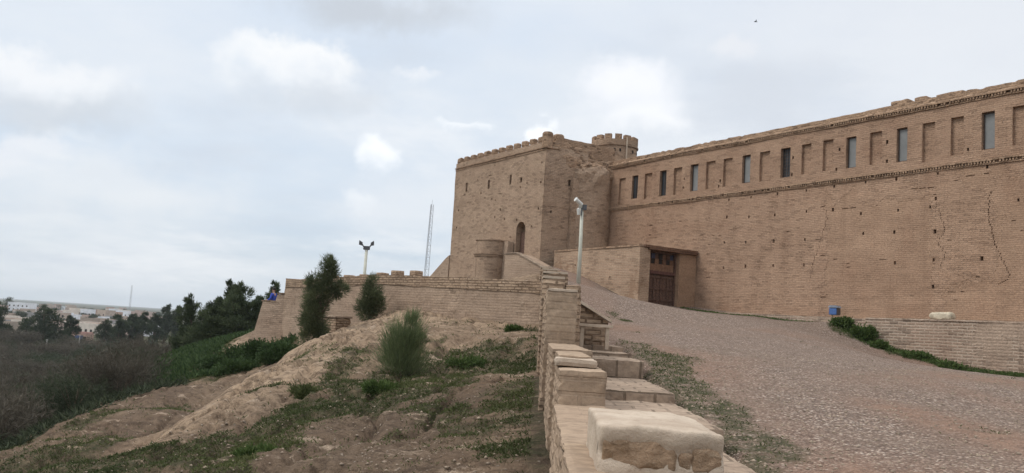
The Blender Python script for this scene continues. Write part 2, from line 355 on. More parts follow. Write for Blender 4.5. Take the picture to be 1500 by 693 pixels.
YARD = np.array([(2.93,12.3,-0.51),(3.95,10.2,-0.63),(3.69,6.9,-0.83),(6.46,14,-0.38),(10.02,30,0.29),(9.43,40,1.25),(6.64,41.5,1.40),(4.76,43.1,1.58),(2.43,40,1.55),(2.54,30,0.60),(2.47,20,-0.02),(6.58,24,0.14),(8.12,21,-0.20),(5.32,11,-0.61),(1.86,42,2.37),(0.78,47.5,3.44),(12.0,36.3,1.10),(12.56,34.5,0.36),
 (16.2,30.3,-.45),(14.4,33,-.02),(17.5,28,-.52),(20,24,-.75),(15,22,-.5),(11,16,-.5),(10,8,-.9),(1.7,6.4,-1.0),(1.7,10,-.72),(1.7,13,-.52),(1.7,17,-.17),(1.6,22,.12),(1.5,27,.6),(1.4,33,1.6),(1.2,37,2.1),(.6,44,2.9),(.3,49,3.5),(.4,33,1.7),(.4,24,.3),(.4,12,-.6),(.4,5,-1.2),(1.5,0,-1.5),(6,0,-1.3),(12,0,-1.4),(0,-8,-2.2),(12,-8,-1.9),(30,10,-1.4),(30,30,-.5),(11,42.8,1.5),(12.5,38.8,1.42),(9.5,44,1.6),(18,40,1.4),(10,55,2),(24,34,.5)]+[w2(30.85, q, zq) for q, zq in ((22.9, .95), (24.5, 1.02), (26.5, 1.14), (29, 1.28), (31.5, 1.44))]+[w2(vq, q, zq) for vq, q, zq in ((30.2, 18.5, -.20), (30.2, 16, -.40), (30.1, 13, -.70), (29.2, 16, -.60), (29.2, 19, -.27), (28.0, 15, -.76), (26.5, 15, -.80), (27.0, 18, -.50))])
def tps(P, lam=.02):
    n = len(P); d = np.linalg.norm(P[:, None, :2]-P[None, :, :2], axis=2)
    K = np.where(d > 0, d*d*np.log(np.maximum(d, 1e-9)), 0)+lam*np.eye(n); T = np.c_[np.ones(n), P[:, :2]]
    Lm = np.block([[K, T], [T.T, np.zeros((3, 3))]]); w = np.linalg.solve(Lm, np.r_[P[:, 2], 0, 0, 0])
    def ev(x, y):
        out = np.empty(len(x))
        for i in range(0, len(x), 40000):
            xx = x[i:i+40000]; yy = y[i:i+40000]; r2 = (xx[:, None]-P[None, :, 0])**2+(yy[:, None]-P[None, :, 1])**2
            out[i:i+40000] = np.where(r2 > 0, .5*r2*np.log(np.maximum(r2, 1e-12)), 0) @ w[:n] + w[n]+w[n+1]*xx+w[n+2]*yy
        return out
    return ev
_hill = tps(HILL); _yard = tps(YARD)
PLAIN_Z = -14.0
def hill_base(x, y):
    z = _hill(x, y); r = np.sqrt((x+5)**2+(y-40)**2)
    far = sstep(80, 150, r+4*vnoise(xyz(x*.05, y*.05), 3)); z = np.clip(z, PLAIN_Z-.3, 4.5)
    return z*(1-far)+(PLAIN_Z-.3)*far
def bare_spur(x, y):
    """the pale eroded spur that runs down between bush and gully"""
    t = np.clip((y-13)/(34-13), 0, 1); xc = -7.6+(-6.4+7.6)*sstep(.6, 1.0, t)
    dx = x-xc; return np.exp(-(dx/np.where(dx > 0, 1.9+1.6*t, .9+.8*t))**2)*sstep(12, 16, y)*sstep(39, 34, y)
def hill_h(x, y):
    z = hill_base(x, y); d = np.hypot(x, y); near = sstep(75, 35, d)
    n1 = fbm(xyz(x*.45, y*.45), 4, 21); n2 = fbm(xyz(x*1.9, y*1.9), 4, 5); n3 = fbm(xyz(x*6.5, y*6.5), 3, 9)
    sp = bare_spur(x, y)
    rill = np.abs(fbm(xyz(x*.9+y*.12, y*.42-x*.4), 4, 33)); ru = np.abs(fbm(xyz((x*.5+y*.86)*.5, (x*.86-y*.5)*2.4), 4, 41))
    k = 1-.75*sstep(.7, .2, np.abs(x-.0))*(y < 33)
    return z + near*(.11*n1+.06*n2+(.034*n3+.020*fbm(xyz(x*17, y*17), 2, 15)*sstep(30, 18, d)))*k - near*(.30*(1-sstep(0, .16, rill))*.5+.13*(1-sstep(0, .16, ru))*(.35+1.3*sp))*k
def grass_w(x, y):
    """0..1 how green the hillside is"""
    W = [(-3.2,21.5,.75),(-1.2,21,.9),(-.6,24,.7),(-4.5,23,.65),(-2.3,17,.7),(-.8,15,.55),(-1.0,12,.45),(-1.5,10,.4),(-2.5,13.5,.55),(-4.2,16,.75),(-3.3,12,.5),(-4,10.5,.65),(-6,12.5,.9),(-7.2,14.3,.95),(-7.5,22,.0),(-7.6,28,.0),(-6.6,34,.05),(-5,35,.0),(-2.5,33,.05),(-1.2,31,.45),(-.4,29,.5),(-2.5,28.5,.1),(-4.6,28,.1),(-6.8,18,.1),(-5.6,19,.45),(-3,26,.55),(-1.5,26,.4),
         (-12.5,30,.4),(-12.8,25,.5),(-11.5,34,.1),(-10.5,27,.45),(-10.6,21,.7),(-14.6,33,.2),(-13.5,40,.95),(-15.5,42,1),(-12.2,42,.95),(-17.5,44,1),(-20,52,1),(-25,60,1),(-22,70,1),(-28,80,.9),(-14.3,46,.25),(-13.2,44.6,.0),(-17,36,.4),(-19,30,.7),(-26,40,.8),(-40,60,.7),(-60,100,.6)]
    W = np.array(W); num = 0; den = 0
    for a, b, c in W:
        s = .25*(1+.06*(b-10))
        w = 1/(((x-a)**2+((y-b)*.55)**2)/s**2+.6)**1.6; num = num+w*c; den = den+w
    return num/den
def grass_mask(x, y):
    g = grass_w(x, y); n = fbm(xyz(x*.75, y*.5), 5, 61, .6)
    return sstep(.0, .26, g-.475+n*.9)*sstep(.02, .2, g)
def yard_h(x, y):
    z = _yard(x, y); n = fbm(xyz(x*.6, y*.6), 3, 71); n2 = fbm(xyz(x*4, y*4), 3, 73)
    low = sstep(1.75, 1.5, x)*sstep(20, 17, y)*.16
    u = x*UX[0]+y*UX[1]; v = x*VX[0]+y*VX[1]
    return z+.03*n+.012*n2-low
def polar(a0, a1, na, r0, r1, nr):
    a = np.linspace(a0, a1, na); r = r0*(r1/r0)**np.linspace(0, 1, nr); Ag, Rg = np.meshgrid(a, r, indexing='ij')
    x = (Rg*np.sin(Ag)).ravel(); y = (Rg*np.cos(Ag)).ravel(); i, j = np.meshgrid(np.arange(na-1), np.arange(nr-1), indexing='ij')
    b = (i*nr+j).ravel(); return x, y, np.stack([b, b+1, b+nr+1, b+nr], 1)[:, ::-1]

# ------------------------------------------------------------------ ground materials
def soil_mat():
    m, t = newmat('dry_soil'); ob = t.n('ShaderNodeTexCoord').outputs['Object']; g = t.n('ShaderNodeAttribute', attribute_name='grass').outputs['Fac']; sp = t.n('ShaderNodeAttribute', attribute_name='bare').outputs['Fac']
    n1 = t.noise(ob, .6, 6, .65).outputs[0]; n2 = t.noise(ob, 5, 6, .7).outputs[0]; n3 = t.noise(ob, 30, 4, .7).outputs[0]
    col = t.mix(t.ramp(n1, .35, .66), c3(.20, .138, .092), c3(.36, .262, .178))
    col = t.mix(t.ramp(n2, .48, .75, 0, .75), col, c3(.115, .08, .058))
    col = t.mix(t.math('MULTIPLY', sp, t.ramp(n2, .68, .3)), col, c3(.44, .325, .22))
    col = t.mix(t.math('MULTIPLY', t.n('ShaderNodeAttribute', attribute_name='dark_soil').outputs['Fac'], t.ramp(n1, .2, .6, .55, .95)), col, t.mix(t.ramp(n2, .3, .7), c3(.155, .11, .078), c3(.08, .057, .041)))
    col = t.mix(t.math('MULTIPLY', g, t.ramp(n2, .25, .62, .25, .9)), col, t.mix(t.ramp(n3, .3, .7), c3(.028, .036, .017), c3(.07, .072, .036)))
    rot = t.n('ShaderNodeVectorRotate', {'Vector': ob, 'Axis': (0, 0, 1), 'Angle': .35}, rotation_type='AXIS_ANGLE').outputs[0]
    stv = t.vmath('MULTIPLY', rot, (.45, 1.5, 1)).outputs[0]; s1 = t.noise(stv, 1.5, 7, .68).outputs[0]; s2 = t.noise(t.vmath('ADD', stv, (5, 3, 1)).outputs[0], 4.0, 6, .7).outputs[0]
    col = t.mix(t.ramp(s2, .47, .66, 0, .75), col, c3(.085, .060, .043))
    col = t.mix(t.ramp(s1, .57, .66, 0, .9), col, t.mix(t.ramp(n3, .3, .7), c3(.30, .225, .16), c3(.45, .35, .26)))
    vo = t.n('ShaderNodeTexVoronoi', {'Vector': ob, 'Scale': 9.0, 'Randomness': 1.0})
    stone = t.math('MULTIPLY', t.ramp(vo.outputs['Distance'], .22, .14), t.ramp(t.n('ShaderNodeSeparateXYZ', {0: vo.outputs['Color']}).outputs[0], .80, .84))
    col = t.mix(stone, col, c3(.40, .33, .26))
    col = t.mix(.6, col, t.mix(t.ramp(n3, .25, .8), c3(.55, .55, .55), c3(1.3, 1.3, 1.3)), 'MULTIPLY')
    finish(t, col, .98, t.math('ADD', t.math('ADD', n3, t.math('MULTIPLY', n2, 2.0)), stone), .045, .08); return m
def gravel_mat():
    m, t = newmat('gravel'); ob = t.n('ShaderNodeTexCoord').outputs['Object']; dirt = t.n('ShaderNodeAttribute', attribute_name='dirt').outputs['Fac']; g = t.n('ShaderNodeAttribute', attribute_name='grass').outputs['Fac']
    vo = t.n('ShaderNodeTexVoronoi', {'Vector': ob, 'Scale': 33.0}); v2 = t.n('ShaderNodeTexVoronoi', {'Vector': ob, 'Scale': 15.0})
    s = t.n('ShaderNodeSeparateXYZ', {0: vo.outputs['Color']}); s2 = t.n('ShaderNodeSeparateXYZ', {0: v2.outputs['Color']})
    n1 = t.noise(ob, .5, 5, .6).outputs[0]; n2 = t.noise(ob, 3.2, 5, .7).outputs[0]
    col = t.mix(s.outputs[0], c3(.155, .105, .08), c3(.40, .30, .235)); col = t.mix(t.ramp(s.outputs[1], .72, .95), col, c3(.58, .48, .395))
    col = t.mix(t.ramp(s2.outputs[0], .72, .9, 0, .6), col, c3(.115, .085, .07))
    col = t.mix(t.ramp(vo.outputs['Distance'], .35, .62, 0, .7), col, c3(.09, .066, .054))
    col = t.mix(t.ramp(n1, .42, .7, 0, .45), col, c3(.20, .145, .11)); col = t.mix(t.ramp(n2, .48, .7, 0, .55), col, c3(.13, .098, .078))
    col = t.mix(t.math('MULTIPLY', dirt, t.ramp(n2, .25, .7, .35, 1.0)), col, t.mix(t.ramp(n2, .3, .7), c3(.185, .108, .074), c3(.27, .175, .125)))
    col = t.mix(t.math('MULTIPLY', g, t.ramp(n2, .3, .62)), col, c3(.06, .06, .032))
    h = t.math('ADD', t.math('SUBTRACT', 1.0, vo.outputs['Distance']), n2)
    finish(t, col, .95, h, .03, .12); return m
def plain_mat():
    m, t = newmat('plain_fields'); ob = t.n('ShaderNodeTexCoord').outputs['Object']
    v = t.n('ShaderNodeTexVoronoi', {'Vector': t.vmath('MULTIPLY', ob, (.006, .0025, 1)).outputs[0], 'Scale': 1.0}); s = t.n('ShaderNodeSeparateXYZ', {0: v.outputs['Color']})
    n = t.noise(ob, .02, 6, .65).outputs[0]; n2 = t.noise(ob, .3, 5, .7).outputs[0]
    col = t.mix(s.outputs[0], c3(.05, .058, .03), c3(.115, .10, .07)); col = t.mix(t.ramp(n, .4, .62), col, c3(.04, .052, .026))
    col = t.mix(t.ramp(n2, .4, .7, 0, .5), col, c3(.11, .092, .065)); finish(t, col, 1.0, None, spec=.05); return m
M['soil'] = soil_mat(); M['gravel'] = gravel_mat(); M['plain'] = plain_mat()

# plain
xs = np.array([-12000, -4000, -1500, -600, 0, 600, 2000, 12000.]); gx, gy = np.meshgrid(xs, np.array([-3000, -600, 0, 120, 400, 900, 2000, 5000, 12000.]), indexing='ij')
ny = 9; i, j = np.meshgrid(np.arange(7), np.arange(8), indexing='ij'); b = (i*ny+j).ravel()
pz = np.full(gx.size, PLAIN_Z-.35)
tag(link('plain', raw_mesh('plain', np.stack([gx.ravel(), gy.ravel(), pz], 1), np.stack([b, b+ny, b+ny+1, b+1], 1), M['plain'])), 'flat green and tan farmland reaching the horizon', None, None, 'structure')
# hillside: dense where it is near
x, y, f = polar(math.radians(-62), math.radians(14), 620, 2.2, 180, 640)
keep = (x[f].max(1) < .34) | (np.hypot(x, y)[f].min(1) > 56)
f = f[keep]; z = hill_h(x, y); z = np.where((x > -1.2) & (y > 47) & (y < 75), np.minimum(z, 2.0), z)
g = grass_mask(x, y); sp = np.clip(bare_spur(x, y)+.35*np.exp(-((x+3.5)/4)**2-((y-33)/3)**2)+.6*sstep(.45, .8, fbm(xyz(x*.5+3, y*.35), 4, 91)+.35), 0, 1)
dm = np.clip(sstep(24, 14, y)*sstep(-8.2, -6.2, x)*(.85-.7*np.exp(-((x+.35)/.4)**2)) + .8*sstep(-9.3, -10.2, x)*sstep(40, 34, y) + .35*fbm(xyz(x*.6, y*.6), 4, 97), 0, 1)*np.clip(1-1.1*bare_spur(x, y), 0, 1)  # darker brown soil tone in the foreground and far left, none on the pale spur
tag(link('hillside', raw_mesh('hillside', np.stack([x, y, z], 1), f, M['soil'], attrs={'grass': g, 'bare': sp, 'dark_soil': dm}, smooth=True)), 'eroded dry hillside falling away below the walls', None, None, 'structure')
# yard
x, y, f = polar(math.radians(-5), math.radians(75), 520, 1.5, 62, 480)
uu = x*UX[0]+y*UX[1]; vv = x*VX[0]+y*VX[1]
keep = (x[f].min(1) > .22) & (vv[f].max(1) < 33.2) & (uu[f].max(1) < 41.5); f = f[keep]
z = yard_h(x, y)
def yard_grass(x, y):
    n = fbm(xyz(x*1.1, y*.8), 4, 101, .6)
    s1 = np.exp(-((x-(1.95+.015*(y-10)))/(.42+.02*(y-8)))**2)*sstep(6.5, 8.5, y)*sstep(20, 14, y)*.9
    s0 = np.exp(-((x-1.75)/.2)**2)*sstep(3, 4, y)*sstep(9, 6.5, y)*.6
    u = x*UX[0]+y*UX[1]; v = x*VX[0]+y*VX[1]
    s2 = np.exp(-((v-29.75)/.5)**2)*sstep(21.3, 19.5, u)*.95 + np.exp(-((v-30.0)/.75)**2-((u-22.4)/.9)**2)*1.1
    s3 = np.exp(-((v-30.9)/.3)**2)*sstep(22, 23, u)*.6 + np.exp(-((x-2.4)/.5)**2)*sstep(20, 22, y)*sstep(34, 28, y)*.35
    return sstep(.32, .62, np.clip(np.maximum.reduce([s1, s0, s2, s3]), 0, 1)+n*.7)
gy_ = yard_grass(x, y)
dirt = np.clip(1.15*np.exp(-((x-(4.3-.12*(y-9)))/.5)**2)*sstep(12, 10, y) + .5*np.exp(-((x-(6.3-.1*(y-9)))/.4)**2)*sstep(16, 12, y) + .9*sstep(6.9, 5.6, y)*sstep(1.8, 2.6, x) + .45*np.exp(-((y-(13.5+.75*(x-5)))/1.0)**2)*sstep(3.2, 5, x) + np.exp(-((x-2.6)/1.0)**2-((y-6.2)/1.1)**2) + .8*np.exp(-((vv-29.6)/1.2)**2)*sstep(21.5, 20, uu) + .35*sstep(37, 42, y)*sstep(3.6, 2, x)
    + .35*sstep(1.0, .4, np.abs(x-2.0)) + .55*sstep(.2, .5, fbm(xyz(x*.35, y*.25), 4, 111)), 0, 1)
tag(link('gravel_yard', raw_mesh('gravel_yard', np.stack([x, y, z], 1), f, M['gravel'], attrs={'dirt': dirt, 'grass': gy_}, smooth=True)), 'sloping yard of pinkish grey gravel below the long wall', None, None, 'structure')

# ------------------------------------------------------------------ fortress
def fl(v, u, z, v0, u0): return (v-v0, u-u0, z)
# ---- the long wall
WIN = [(38.08,38.61,7.75,9.08),(35.71,36.24,7.68,9.08),(33.31,33.87,7.71,9.12),(29.77,30.30,7.76,9.13),(27.34,27.90,7.76,9.14),(23.85,24.35,7.78,9.14),(21.45,21.94,7.75,9.15),(17.89,18.39,7.76,9.19)]
NIC = [(39.20,39.76,7.49,9.05),(36.87,37.50,7.64,9.07),(34.50,35.13,7.64,9.09),(32.10,32.75,7.70,9.13),(30.95,31.55,7.71,9.13),(28.55,29.18,7.73,9.15),(26.18,26.71,7.78,9.16),(25.01,25.55,7.80,9.18),(22.62,23.18,7.78,9.17),(20.26,20.79,7.59,9.17),(19.08,19.60,7.70,9.19),(16.71,17.24,7.76,9.20),(15.5,16.1,7.76,9.2),(12.9,13.5,7.76,9.2),(11.6,12.2,7.76,9.2)]
HOL = [(24.92,7.06),(23.35,7.08),(21.91,7.06),(20.11,7.08),(18.17,7.11),(31.08,7.02),(29.67,7.02),(28.05,7.03),(26.41,7.03),(20.18,6.09),(20.41,5.78),(21.80,5.76),(23.55,5.76),(24.96,6.04),(17.02,5.75),(23.43,4.91),(21.96,4.88),(20.19,4.80),(21.91,3.63),(20.23,3.69),(18.33,3.68),(31.28,3.67),(29.86,3.70),(28.19,3.69),(26.44,3.67),(31.30,4.92),(29.87,4.85),(28.20,4.83),(26.41,4.81),(20.25,2.65),(31.18,6.17),(29.75,6.07),(28.17,6.05),(26.38,6.07),(34.30,8.43),(34.37,7.97),(31.73,8.05),(31.81,7.78),(27.19,8.63),(27.24,7.84),(24.68,8.66),(24.83,7.81),(22.38,8.66),(22.37,7.85),(18.91,7.86),(14.2,7.1),(12.5,5.7)]
V0, U0 = 32.0, 28.0
holes = [(a-U0, b-U0, c, d, .22) for a, b, c, d in WIN]+[(a-U0, b-U0, c, d, .13) for a, b, c, d in NIC]
for k, (u, z) in enumerate(HOL):
    s = rnd.uniform(.055, .085); holes.append((u-s*.7-U0, u+s*.7-U0, z-s, z+s, .3 if k % 3 or z > 7 else .12))
def crack(pts, w, n):
    out = []
    for (u0, z0), (u1, z1) in zip(pts[:-1], pts[1:]):
        for k in range(n):
            t0 = k/n; t1 = (k+.8)/n; um = u0+(u1-u0)*(t0+t1)/2+rnd.uniform(-.05, .05); za = z0+(z1-z0)*t0; zb = z0+(z1-z0)*t1
            lo, hi = min(za, zb), max(za, zb)
            if hi-lo < .03: hi = lo+.03
            ww = w*rnd.uniform(.5, 1.3)
            if abs(u1-u0) > abs(z1-z0): ua, ub = sorted((u0+(u1-u0)*t0, u0+(u1-u0)*t1)); out.append((ua-U0, ub-U0, lo, lo+.035, .06))
            else: out.append((um-ww-U0, um+ww-U0, lo, hi, rnd.uniform(.02, .045)))
    return out
holes += crack([(25.24,6.04),(25.33,5.38),(25.53,4.91),(25.62,4.49),(25.96,3.60),(26.12,3.06)], .016, 6)
holes += crack([(20.18,5.98),(20.01,5.43),(19.75,4.88),(20.08,4.37),(19.74,3.91),(19.95,3.31)], .014, 6)
holes += crack([(18.06,6.15),(18.11,5.41),(18.00,4.77),(17.80,4.01),(17.50,3.50),(17.30,2.93),(17.74,2.71)], .024, 7)
holes += crack([(21.24,6.57),(20.19,6.52)], .02, 3)+crack([(24.9,6.02),(23.7,6.03)], .02, 3)
for k in range(60):     # eroded joints and lost bricks
    u = rnd.uniform(11, 40); z = rnd.uniform(2.2, 7.0); l = rnd.uniform(.12, .35); holes.append((u-U0, u+l-U0, z, z+rnd.uniform(.025, .05), .05))
# drop overlapping holes
ok = []
for h in holes:
    if all(h[1] < q[0]-.01 or h[0] > q[1]+.01 or h[3] < q[2]-.01 or h[2] > q[3]+.01 for q in ok): ok.append(h)
W = thing('fortress_wall', 'long high brick wall with a row of tall windows and blind niches', 'wall', w2(V0, U0, 0), A)
# windows (and niches) have a plane of their own, so the mesh is mapped with u along the wall
mb = MB(); mb.panel('x', 0.0, 10-U0, 40.9-U0, -1.2, 9.80, ok, step=1.1, wav=.05, seed=2)
mb.box(.45, 2.6, 10-U0, 40.9-U0, -1.2, 9.78); mb.box(.02, .45, 9.9-U0, 9.998-U0, -1.2, 9.79)
me = mb.mesh('wall_face', M['wall'])
uvl = me.uv_layers['uv'].data; arr = np.empty(len(uvl)*2, np.float32); uvl.foreach_get('uv', arr); arr[0::2] += U0; uvl.foreach_set('uv', arr)
link('wall_face', me, W)
for z0, nm in ((7.20, 'cornice'), (9.72, 'cornice')):
    mb = MB()
    mb.rbox(-.10, .02, 10.05-U0, 40.8-U0, z0+.115, z0+.17, step=.35, r=.01, amp=.02, freq=1.5, seed=3)
    mb.rbox(-.055, .02, 10.05-U0, 40.8-U0, z0-.03, z0+.025, step=.35, r=.01, amp=.02, freq=1.5, seed=4)
    u = 10.1
    while u < 40.7:
        if rnd.random() > .05: mb.box(-.085+rnd.uniform(-.012, .012), .02, u-U0, u+.062-U0, z0+.028, z0+.113)
        u += .118+rnd.uniform(-.006, .006)
    mb.build(nm, M['ruin'], W)
mb = MB()
def ragged(P):
    top = P[:, 2] > 9.95
    u = P[:, 1]+U0; e = .03*fbm(np.stack([u*1.3, u*0, u*0], 1), 4, 7)+.022*np.sign(np.sin(u*7.3+3*np.sin(u*2.1)))*(np.abs(fbm(np.stack([u*.4, u*0, u*0+4], 1), 2, 8)) > .22)
    P[:, 2] += np.where(top, e, 0); P[:, 0] += np.where(top, .12, 0); return P
mb.rbox(-.07, .8, 10-U0, 40.8-U0, 9.895, 10.17, step=.12, r=.02, amp=.02, freq=3, seed=6, fn=ragged)
mb.rbox(.1, .6, 21.55-U0, 22.3-U0, 10.1, 10.36, step=.1, r=.03, amp=.03, seed=9)
mb.rbox(.1, .6, 20.7-U0, 21.25-U0, 10.1, 10.33, step=.1, r=.03, amp=.03, seed=10)
mb.rbox(.1, .6, 19.2-U0, 20.3-U0, 10.1, 10.27, step=.1, r=.03, amp=.03, seed=11)
mb.build('coping', M['ruin'], W)
glass_kind = ['darkglass', 'darkglass', 'glass', 'glass', 'darkglass', 'glass', 'glass', 'glass']
for k, (a, b, c, d) in enumerate(WIN):
    mb = MB(); e = .05; x0, x1 = .13, .18; a -= U0; b -= U0
    mb.box(x0, x1, a+.004, a+e, c+.004, d-.004); mb.box(x0, x1, b-e, b-.004, c+.004, d-.004)
    mb.box(x0, x1, a+e, b-e, c+.004, c+e); mb.box(x0, x1, a+e, b-e, d-e, d-.004)
    if k == 4:
        for q in range(1, 4): mb.box(x0+.005, x1-.01, a+(b-a)*q/4-.012, a+(b-a)*q/4+.012, c+e, d-e)
        for q in range(1, 9): mb.box(x0+.004, x1-.012, a+e, b-e, c+(d-c)*q/9-.012, c+(d-c)*q/9+.012)
    elif k in (0, 1): mb.box(x0+.004, x1-.01, (a+b)/2-.012, (a+b)/2+.012, c+e, d-e)
    fr = mb.build('window', M['frame'], W)
    if k == 4: fr['label'] = 'window with a dark square grille'
    elif k in (0, 1): fr['label'] = 'dark open looking window'
    mb = MB(); mb.box(.158, .168, a+e-.002, b-e+.002, c+e-.002, d-e+.002); mb.build('pane', M[glass_kind[k]], fr)

# ---- the tower
TV, TU = 27.6, 40.95
T = thing('fortress_tower', 'tall square brick tower with battlements and an arched doorway', 'tower', w2(TV, TU, 0), A)
L = 10.55; H = 10.36
th = [(1.66, 2.62, 4.37, 6.25, .5)]
for u, z0, z1 in ((49.87, 8.67, 9.26), (47.1, 8.57, 9.14), (44.6, 8.61, 9.2), (43.39, 8.60, 8.89)): th.append((u-TU-.11, u-TU+.11, z0, z1, .4))
for u, z in [(50.74,7.53),(45.50,7.15),(46.08,6.74),(44.96,6.53),(43.58,6.39),(43.43,8.32),(42.72,8.49),(47.99,8.40),(41.3,9.51),(41.3,8.39),(41.4,6.88),(50.9,6.4),(48.5,9.3),(46.6,7.9),(44.2,5.4),(42.0,5.9)]:
    s = rnd.uniform(.045, .075); th.append((u-TU-s, u-TU+s, z-s, z+s, .3))
for k in range(14):
    u = rnd.uniform(.3, 10); z = rnd.uniform(5, 10); th.append((u, u+rnd.uniform(.1, .3), z, z+rnd.uniform(.03, .06), .06))
ok = []
for h in th:
    if all(h[1] < q[0]-.01 or h[0] > q[1]+.01 or h[3] < q[2]-.01 or h[2] > q[3]+.01 for q in ok): ok.append(h)
mb = MB(); bat = lambda a, z: .012*(z-10)*.0+0*a
mb.panel('x', 0.0, 0.0, L, 0.0, H, ok, step=.9, wav=.05, seed=12)
# arch head of the doorway: two haunches set into the square opening
ac, ar, az = 2.14, .48, 6.25-.48
for sgn in (-1, 1):
    poly = [(ac+sgn*.4805, 6.252), (ac, 6.252)]+[(ac+sgn*ar*math.sin(w), az+ar*math.cos(w)) for w in np.linspace(0, math.pi/2, 9)]
    mb.prism(poly, 0, .004, .497)
# side facing the yard
sh = [(29.35-TV-.1, 29.35-TV+.1, 8.35, 8.72, .3), (28.19-TV-.06, 28.19-TV+.06, 6.68, 6.8, .25)]
mb.panel('y', 0.0, 0.0, 3.0, 0.0, H+.1, sh, step=.6, wav=.09, seed=14)
mb.box(.6, 10, .5, L, 0, H-.02); mb.box(.02, .6, L+.002, L+.02, 0, H-.02)
mb.build('wall', M['tower'], T)
mb = MB(); mb.rbox(.30, .37, 1.66, 2.12, 4.4, 5.95, step=.3, r=0, amp=.0); mb.box(.31, .36, 2.125, 2.6, 4.4, 5.7)
dr = mb.build('door', M['wood'], T)
mb = MB(); mb.box(-.06, .1, -.06, L+.05, H-.03, H+.03); mb.box(-.04, .1, -.03, L+.03, H-.15, H-.10)
mb.box(.1, 1.0, -.06, .06, H-.03, H+.03); mb.build('cornice', M['ruin'], T)
mb = MB(); mb.rbox(.0, .35, 0, L, H+.03, H+.36, step=.15, r=.01, amp=.02, seed=15); mb.build('parapet', M['tower'], T)
for k in range(12):
    yy = .48+k*(L-1.0)/11*1.0; mb = MB()
    mb.rbox(.01, .34, yy-.05 if k == 0 else yy, yy+.50, H+.345, H+.72, step=.11, r=.10, amp=.035, seed=20+k); mb.build('merlon', M['ruin'], T)
mb = MB(); mb.lathe(.16, .14, [(.30, H-.05), (.32, H+.4), (.31, H+.82), (.24, H+.9)], 20); mb.build('merlon', M['ruin'], T, cyl=(.16, .14, .3))
# ruined top edge of the yard side
mb = MB()
def rag2(P):  # uneven broken top
    t = P[:, 2] > H+.2; P[:, 2] += np.where(t, .10*fbm(P*2.0+5, 3, 4)+.12*sstep(1.0, .3, np.abs(P[:, 0]-1.1))-.05, 0); return P
mb.rbox(.45, 3.9, .0, .5, H-.6, H+.40, step=.1, r=.05, amp=.07, freq=2.5, seed=33, fn=rag2)
mb.rbox(.70, 1.30, .03, .5, H+.3, H+.92, step=.08, r=.10, amp=.07, freq=4, seed=34)
mb.rbox(1.3, 5.2, .32, .75, H-.4, H+.80, step=.14, r=.03, amp=.035, seed=35)
mb.build('broken_parapet', M['ruin'], T)
# half-round bastion in the corner between tower and long wall
cx, cy, r = 31.0-TV, 41.85-TU, 1.72
mb = MB(); prof = [(r, 0)]+[(r+.03*math.sin(q*2.1), q) for q in np.arange(1, 9.0, .5)]+[(r-.02, 9.15), (r-.06, 9.3), (r-.12, 9.5), (r-.2, 9.62)]
n0 = mb.n; mb.lathe(cx, cy, prof, 44)
P = mb.v[-1]; ru = sstep(7.6, 9.2, P[:, 2])[:, None]; P += (.045+.14*ru)*np.stack([fbm(P*2.3, 3, 51), fbm(P*2.3+9, 3, 52), fbm(P*1.6+19, 4, 53)*ru[:, 0]*2.2], 1)
mb.build('half_round_bastion', M['tower'], T, cyl=(cx, cy, r))
mb = MB(); mb.rbox(29.42-TV, 29.95-TV, -.26, .1, 0, 8.85, step=.25, r=.06, amp=.05, freq=2, seed=54); mb.build('pilaster', M['tower'], T)
mb = MB(); mb.rbox(28.9-TV, 33.2-TV, .02, 1.6, 9.0, 10.15, step=.11, r=.12, amp=.16, freq=2.2, seed=56); mb.rbox(30.0-TV, 32.6-TV, -.55, .6, 8.9, 9.78, step=.11, r=.15, amp=.18, freq=2.2, seed=58); mb.rbox(30.8-TV, 34.5-TV, .3, 2.6, 9.3, 10.35, step=.13, r=.2, amp=.2, freq=1.8, seed=57)
mb.build('rubble_top', M['ruin'], T)
# round turret on the roof
tx, ty, tr = 34.2-TV, 43.1-TU, 1.42
mb = MB(); mb.lathe(tx, ty, [(tr-.03, 9.5), (tr-.02, 11.64)], 48); mb.lathe(tx, ty, [(tr+.06, 11.60), (tr+.07, 11.67)], 48); mb.lathe(tx, ty, [(tr+.02, 11.675), (tr+.03, 11.98)], 48)
tu = mb.build('turret', M['tower'], T, cyl=(tx, ty, tr))
for k in range(14):
    a0 = 2*math.pi*k/14; mb = MB(); P = []
    for q in range(5):
        w = a0+q/4*.30
        for rr in (tr+.025, tr-.28):
            for zz in (11.95, 12.27+.03*math.sin(k*5)): P.append((tx+rr*math.cos(w), ty+rr*math.sin(w), zz))
    Fs = []
    for q in range(4):
        b = q*4; Fs += [(b, b+4, b+5, b+1), (b+2, b+3, b+7, b+6), (b+1, b+5, b+7, b+3)]
    Fs += [(0, 1, 3, 2), (16, 18, 19, 17)]; mb.add(P, Fs); mb.build('merlon', M['ruin'], tu)
